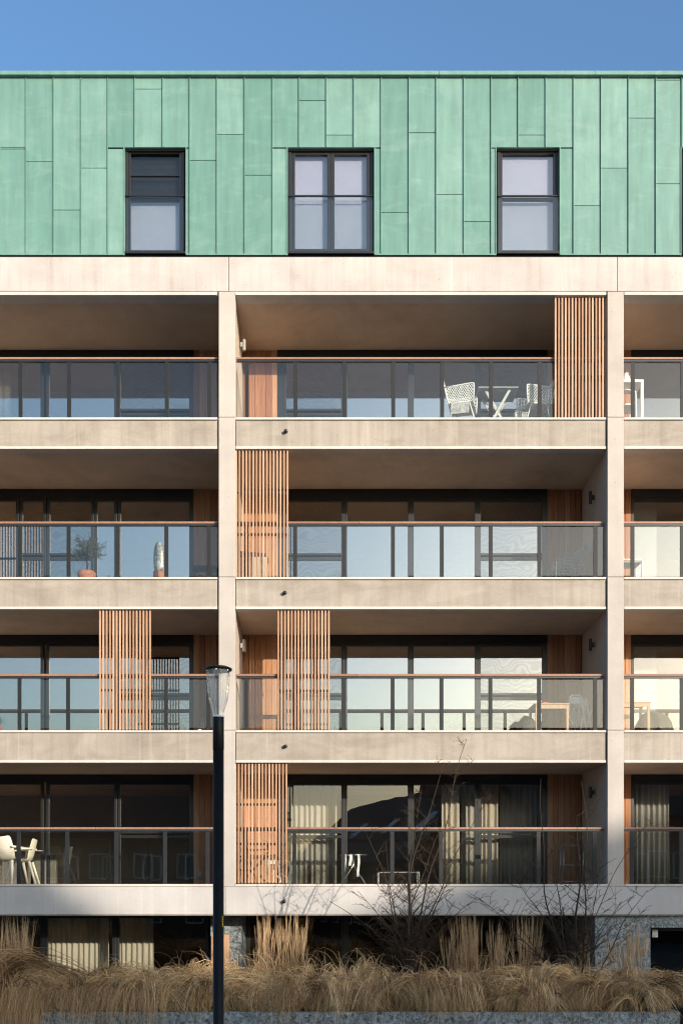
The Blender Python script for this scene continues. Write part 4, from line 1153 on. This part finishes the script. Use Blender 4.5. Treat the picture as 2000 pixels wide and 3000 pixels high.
mc = moulded((PX(62, .55), .62, flo(2)), 'cream moulded armchair seen side-on right of the left-edge table', R(8))
m2 = copy_tree(mc); m2.location = (PX(14, .3), .42, flo(2) + .0); m2.rotation_euler.z = R(-105); m2['label'] = 'cream moulded armchair seen from behind at the left edge'
m2.scale = (1.15, 1.25, 1.08); mc.scale = (1.15, 1.15, 1.04)
t = thing('small_round_table', 'small round dark table behind the cream chairs', 'table', (PX(95, 1.2), 1.2, flo(2)))
f = MB(); f.lathe((0, 0, .70), [(.24, 0), (.25, .01), (.25, .02), (.24, .025)], 28); f.build('tabletop', M['grey'], t, local=True)
f = MB(); f.lathe((0, 0, .03), [(.03, 0), (.03, .669)], 12); f.build('pedestal', M['dark'], t, True, local=True)
f = MB(); f.lathe((0, 0, 0), [(.2, 0), (.2, .01), (.04, .03)], 24); f.build('base', M['dark'], t, local=True)

t = thing('utility_cart', 'white topped small cart behind the lowest slatted screen', 'cart', (PX(800, .8), .8, flo(2)))
f = MB(); f.box(-.12, .12, -.15, .15, .42, .50); f.box(-.10, .0, -.152, -.1505, .44, .47, 0); f.build('drawer_box', M['white'], t, local=True, bevel=.006)
for sx in (-.1, .1):
    for sy in (-.13, .13):
        f = MB(); f.tube([(sx, sy, .419), (sx * 1.6, sy * 1.15, 0)], .012, 8); f.build('leg', M['white'], t, True, local=True)
t = thing('covered_bicycle', 'dark bicycle parked behind the lowest slatted screen', 'bicycle', (PX(742, 1.0), 1.05, flo(2)))
def wheel(cx):
    f = MB(); f.tube([(cx + .30 * math.cos(a * .2618), 0, .32 + .30 * math.sin(a * .2618)) for a in range(25)], .018, 6); o = f.build('wheel', M['dark'], t, True, local=True)
    f = MB()
    for a in range(12): f.tube([(cx, 0, .32), (cx + .29 * math.cos(a * .5236), 0, .32 + .29 * math.sin(a * .5236))], .003, 3)
    f.build('spokes', M['steel'], o, local=True)
wheel(-.38); wheel(.42)
f = MB()
for a, b in (((-.38, 0, .32), (-.02, 0, .30)), ((-.38, 0, .32), (-.12, 0, .72)), ((-.02, 0, .30), (-.14, 0, .82)), ((-.12, 0, .72), (.30, 0, .74)), ((-.02, 0, .30), (.31, 0, .68)), ((.42, 0, .32), (.28, 0, .86))): f.tube([a, b], .017, 8)
f.build('frame', M['dark'], t, True, local=True)
f = MB(); f.tube([(.26, -.26, .93), (.28, -.12, .9), (.28, .12, .9), (.26, .26, .93)], .012, 8); f.build('handlebar', M['steel'], t, True, local=True)
f = MB(); f.add([(-.27, -.07, .84), (-.27, .07, .84), (.0, .02, .85), (.0, -.02, .85), (-.26, -.06, .88), (-.26, .06, .88), (-.01, .015, .875), (-.01, -.015, .875)], [(0, 1, 2, 3), (7, 6, 5, 4), (0, 4, 5, 1), (1, 5, 6, 2), (2, 6, 7, 3), (3, 7, 4, 0)]); f.build('saddle', M['cover'], t, local=True, bevel=.012)

t = thing('drying_rack', 'folding laundry rack standing behind the railing left of the larger shrub', 'drying rack', (PX(1035, 1.1), 1.1, flo(2)))
f = MB()
for s in (-1, 1): f.tube([(-.26, s * .2, 0), (.0, s * .03, .42), (-.0, s * .03, .62)], .009, 6); f.tube([(.26, s * .2, 0), (.0, s * .03, .42)], .009, 6)
for k in range(6): f.tube([(-.25 + k * .1, -.28, .62), (-.25 + k * .1, .28, .62)], .005, 5)
f.tube([(-.27, -.28, .62), (.27, -.28, .62), (.27, .28, .62), (-.27, .28, .62), (-.27, -.28, .62)], .006, 6); f.build('frame', M['steel'], t, True, local=True)
for k, (x, l_, w, lb) in enumerate(((-.19, .36, .026, 'leftmost white cloth hanging from the laundry rack'), (-.07, .24, .03, 'shorter white cloth in the middle of the laundry rack'), (.09, .46, .024, 'longest white cloth at the right of the laundry rack'))):
    f = MB(); vs = []; zt = flo(2) + .63; xx = PX(1035, 1.1) + x
    for j in range(6):
        for i in range(7):
            vs.append((xx - w + 2 * w * i / 6 + .01 * math.sin(j), .82 + .012 * math.sin(i * 2.1 + j), zt - l_ * j / 5))
    f.add(vs, [(j * 7 + i, j * 7 + i + 1, (j + 1) * 7 + i + 1, (j + 1) * 7 + i) for j in range(5) for i in range(6)])
    o = f.build('hanging_cloth', M['white'], smooth=True); so_ = o.modifiers.new('thickness', 'SOLIDIFY'); so_.thickness = .004; tag(o, lb, 'laundry', 'washing on the laundry rack')
t = thing('low_table_frame', 'low white metal table frame behind the larger bare shrub', 'table', (PX(1166, 1.0), 1.0, flo(2)))
f = MB(); hz = PZ(2556, 1.0) - flo(2); f.tube([(-.41, -.2, hz), (.41, -.2, hz), (.41, .2, hz), (-.41, .2, hz), (-.41, -.2, hz)], .008, 8); f.build('top_frame', M['palegrey'], t, True, local=True)
for sx in (-.41, .41):
    for sy in (-.2, .2):
        f = MB(); f.tube([(sx, sy, 0), (sx, sy, hz)], .008, 8); f.build('leg', M['palegrey'], t, True, local=True)
t = thing('wire_shelf', 'narrow wire shelf rack by cedar wall behind the right bare shrub', 'shelf', (PX(1674, 1.2), 1.2, flo(2)))
hz = PZ(2476, 1.2) - flo(2)
for sx in (-.2, .2):
    for sy in (-.14, .14):
        f = MB(); f.tube([(sx, sy, 0), (sx, sy, hz)], .009, 6); f.build('post', M['steel'], t, True, local=True)
for z in (.08, hz * .5, hz - .01):
    f = MB(); f.tube([(-.2, -.14, z), (.2, -.14, z), (.2, .14, z), (-.2, .14, z), (-.2, -.14, z)], .008, 6)
    for k in range(9): f.tube([(-.18 + k * .045, -.14, z), (-.18 + k * .045, .14, z)], .003, 4)
    f.build('shelf', M['steel'], t, True, local=True)

o = MB(); c = P(452, 1508, 3.2); zc = bot[5]
o.lathe((c.x, 3.2, c.z - .02), [(.14, 0), (.13, .03), (.05, .09), (.012, .11), (.008, zc - c.z + .01)], 20); o = o.build('pendant_lamp', M['dark'], smooth=True)
tag(o, 'black pendant lamp hanging inside the left flat above the silver sculpture', 'lamp')
# ================================================================== ACROSS THE STREET (houses mirrored in the panes; unseen blocks added for the low shadow)
def house(name, label, cx, cy, w, d, eave, ridge, ang, wallm, skylights=0):
    t = thing(name, label, 'house', (cx, cy, 0)); t.rotation_euler.z = ang
    f = MB(); f.box(-w / 2, w / 2, -d / 2, d / 2, 0, eave); f.add([(-w / 2, -d / 2, eave), (w / 2, -d / 2, eave), (w / 2, 0, ridge - .1), (-w / 2, 0, ridge - .1), (-w / 2, d / 2, eave), (w / 2, d / 2, eave)], [(0, 3, 4), (1, 5, 2)])
    f.build('wall', wallm, t, local=True)
    f = MB(); e = .4; th = .18
    for s in (-1, 1):
        sl = (ridge - eave) / (d / 2); y1 = s * (d / 2 + e); z1 = eave - e * sl
        vs = [(-w / 2 - e, y1, z1), (w / 2 + e, y1, z1), (w / 2 + e, 0, ridge), (-w / 2 - e, 0, ridge)]
        vs += [(a, b, c + th) for a, b, c in vs]
        f.add(vs, [(0, 1, 2, 3), (7, 6, 5, 4), (0, 4, 5, 1), (1, 5, 6, 2), (2, 6, 7, 3), (3, 7, 4, 0)])
    rf_ = f.build('roof', M['tiles'], t, local=True)
    for k in range(skylights):
        x = -w / 2 + w * (k + .6) / skylights; sl = math.atan2(ridge - eave, d / 2)
        for s in (-1, 1):
            xf = Matrix.Translation((x, s * d * .27, eave + (ridge - eave) * .46 + th + .02)) @ Matrix.Rotation(-s * sl, 4, 'X')
            q = MB(); q.box(-.5, .5, -.75, .75, 0, .06, xf=xf); q.build('skylight', M['paper'], rf_, local=True)
    if name != 'tiled_house': f = MB(); f.box(-.3, .3, -.3, .3, ridge - .4, ridge + .9); f.build('chimney', wallm, rf_, local=True)
    nw = int(w / 2.6)
    for k in range(nw):
        x = -w / 2 + w * (k + .5) / nw
        for z in (1.0, 3.9):
            if z + 1.6 > eave: continue
            for s in (-1, 1):
                q = MB(); q.box(x - .6, x + .6, s * (d / 2) - .06, s * (d / 2) + .06, z, z + 1.6); wo = q.build('window', M['white'], t, local=True)
                q = MB(); q.box(x - .5, x - .02, s * (d / 2) - .08, s * (d / 2) + .08, z + .1, z + 1.5); q.box(x + .02, x + .5, s * (d / 2) - .08, s * (d / 2) + .08, z + .1, z + 1.5); q.build('pane', M['dark'], wo, local=True)
    return t
house('tiled_house', 'dark tiled house with skylights, mirrored in the first-floor panes of the middle bay', 6.0, -47, 24, 11, 5.0, 9.7, R(72), M['brick'], 4)
house('brick_house', 'long brown brick house mirrored in the left first-floor panes', -18, -50, 28, 11, 7.0, 11.8, R(4), M['brick'], 0)
house('dark_filler_house', 'added dark house giving the first-floor panes at the right edge a dark reflection', 21, -45, 28, 10, 8.0, 11.8, R(0), M['brick'], 0)  # unseen house added so the right panes mirror something dark
# blocks added out of view towards the sun, outlined to shade the low facade
L_ = 70.0
def block(name, label, prof, depth):
    # prof: silhouette (x on the facade plane, z on the facade plane) swept towards the sun
    t = thing(name, label, 'building', (prof[0][0] + .74 * L_, -L_, 0))
    f = MB(); n = len(prof)
    vs = []
    for (x, z) in prof: vs.append((x + .74 * L_, -L_, max(0, z + .255 * L_)))
    for (x, z) in prof: vs.append((x + .74 * L_, -L_ - depth, max(0, z + .255 * L_)))
    fs = [tuple(range(n))[::-1], tuple(n + i for i in range(n))] + [(i, (i + 1) % n, n + (i + 1) % n, n + i) for i in range(n)]
    f.add(vs, fs); w = f.build('wall', M['brick'], t)
    q = MB()
    for i in range(3):
        for j in range(4):
            x = prof[0][0] + .74 * L_ + 1.2 + i * 2.6; z = 2 + j * 3.4; q.box(x, x + 1.2, -L_ + .0, -L_ + .05, z, z + 1.6)
    q.build('windows', M['dark'], t)
    return t
G = -60
block('shade_block', 'unseen tall brick block added towards the sun to shade the lower right facade', [(.2, G), (.2, 2.0), (.8, 2.35), (5.7, 4.1), (9, 5.2), (16, 3.0), (16, G)], 6)
block('shade_block', 'second unseen brick block, added to shade the lower left corner of the facade', [(-14, G), (-14, 2.8), (-8.0, 4.4), (-5.5, 3.3), (-4.3, 2.4), (-4.3, G)], 6)
block('low_shade_row', 'unseen low brick row added between the two blocks to shade the facade foot', [(-4.29, G), (-4.29, .3), (.19, .3), (.19, G)], 6)  # added out of view; its height sets how low the sun reaches

# ================================================================== LIGHT, SKY, CAMERA
sd = Vector((.74, -1, .255)).normalized()           # towards the sun
elev = math.asin(sd.z); az = math.atan2(sd.x, sd.y)
W = bpy.data.worlds.new('World'); sc.world = W; W.use_nodes = True
nt = W.node_tree; nt.nodes.clear()
sky = nt.nodes.new('ShaderNodeTexSky'); sky.sky_type = 'NISHITA'; sky.sun_disc = False
sky.sun_elevation = elev; sky.sun_rotation = az; sky.air_density = 1.2; sky.dust_density = 3.6; sky.ozone_density = 4.2
bg = nt.nodes.new('ShaderNodeBackground'); bg.inputs['Strength'].default_value = .15
wo = nt.nodes.new('ShaderNodeOutputWorld'); nt.links.new(sky.outputs[0], bg.inputs[0]); nt.links.new(bg.outputs[0], wo.inputs[0])
ld = bpy.data.lights.new('sun', 'SUN'); ld.energy = 2.8; ld.angle = R(.48); ld.color = (1.0, .86, .71)
lo = bpy.data.objects.new('sun', ld); C.objects.link(lo); lo.rotation_euler = (-sd).to_track_quat('-Z', 'Y').to_euler(); lo.location = sd * 60

cd = bpy.data.cameras.new('camera'); co = bpy.data.objects.new('camera', cd); C.objects.link(co)
co.location = (0, -20, EYE); co.rotation_euler = (R(90), 0, 0)
cd.sensor_width = 36; cd.sensor_fit = 'AUTO'; cd.lens = 36
cd.shift_y = (2630 - 1500) / 3000; cd.shift_x = 50 / 3000
cd.clip_end = 5000; cd.clip_start = .1
sc.camera = co
sc.view_settings.view_transform = 'Standard'; sc.view_settings.look = 'None'; sc.view_settings.gamma = 1
sc.view_settings.exposure = 1.09
sc.render.engine = 'CYCLES'
sc.cycles.use_denoising = True; sc.cycles.pixel_filter_type = 'BLACKMAN_HARRIS'; sc.cycles.filter_width = 1.15
sc.cycles.max_bounces = 8; sc.cycles.transparent_max_bounces = 24; sc.cycles.diffuse_bounces = 4; sc.cycles.glossy_bounces = 4
sc.cycles.sample_clamp_indirect = 8
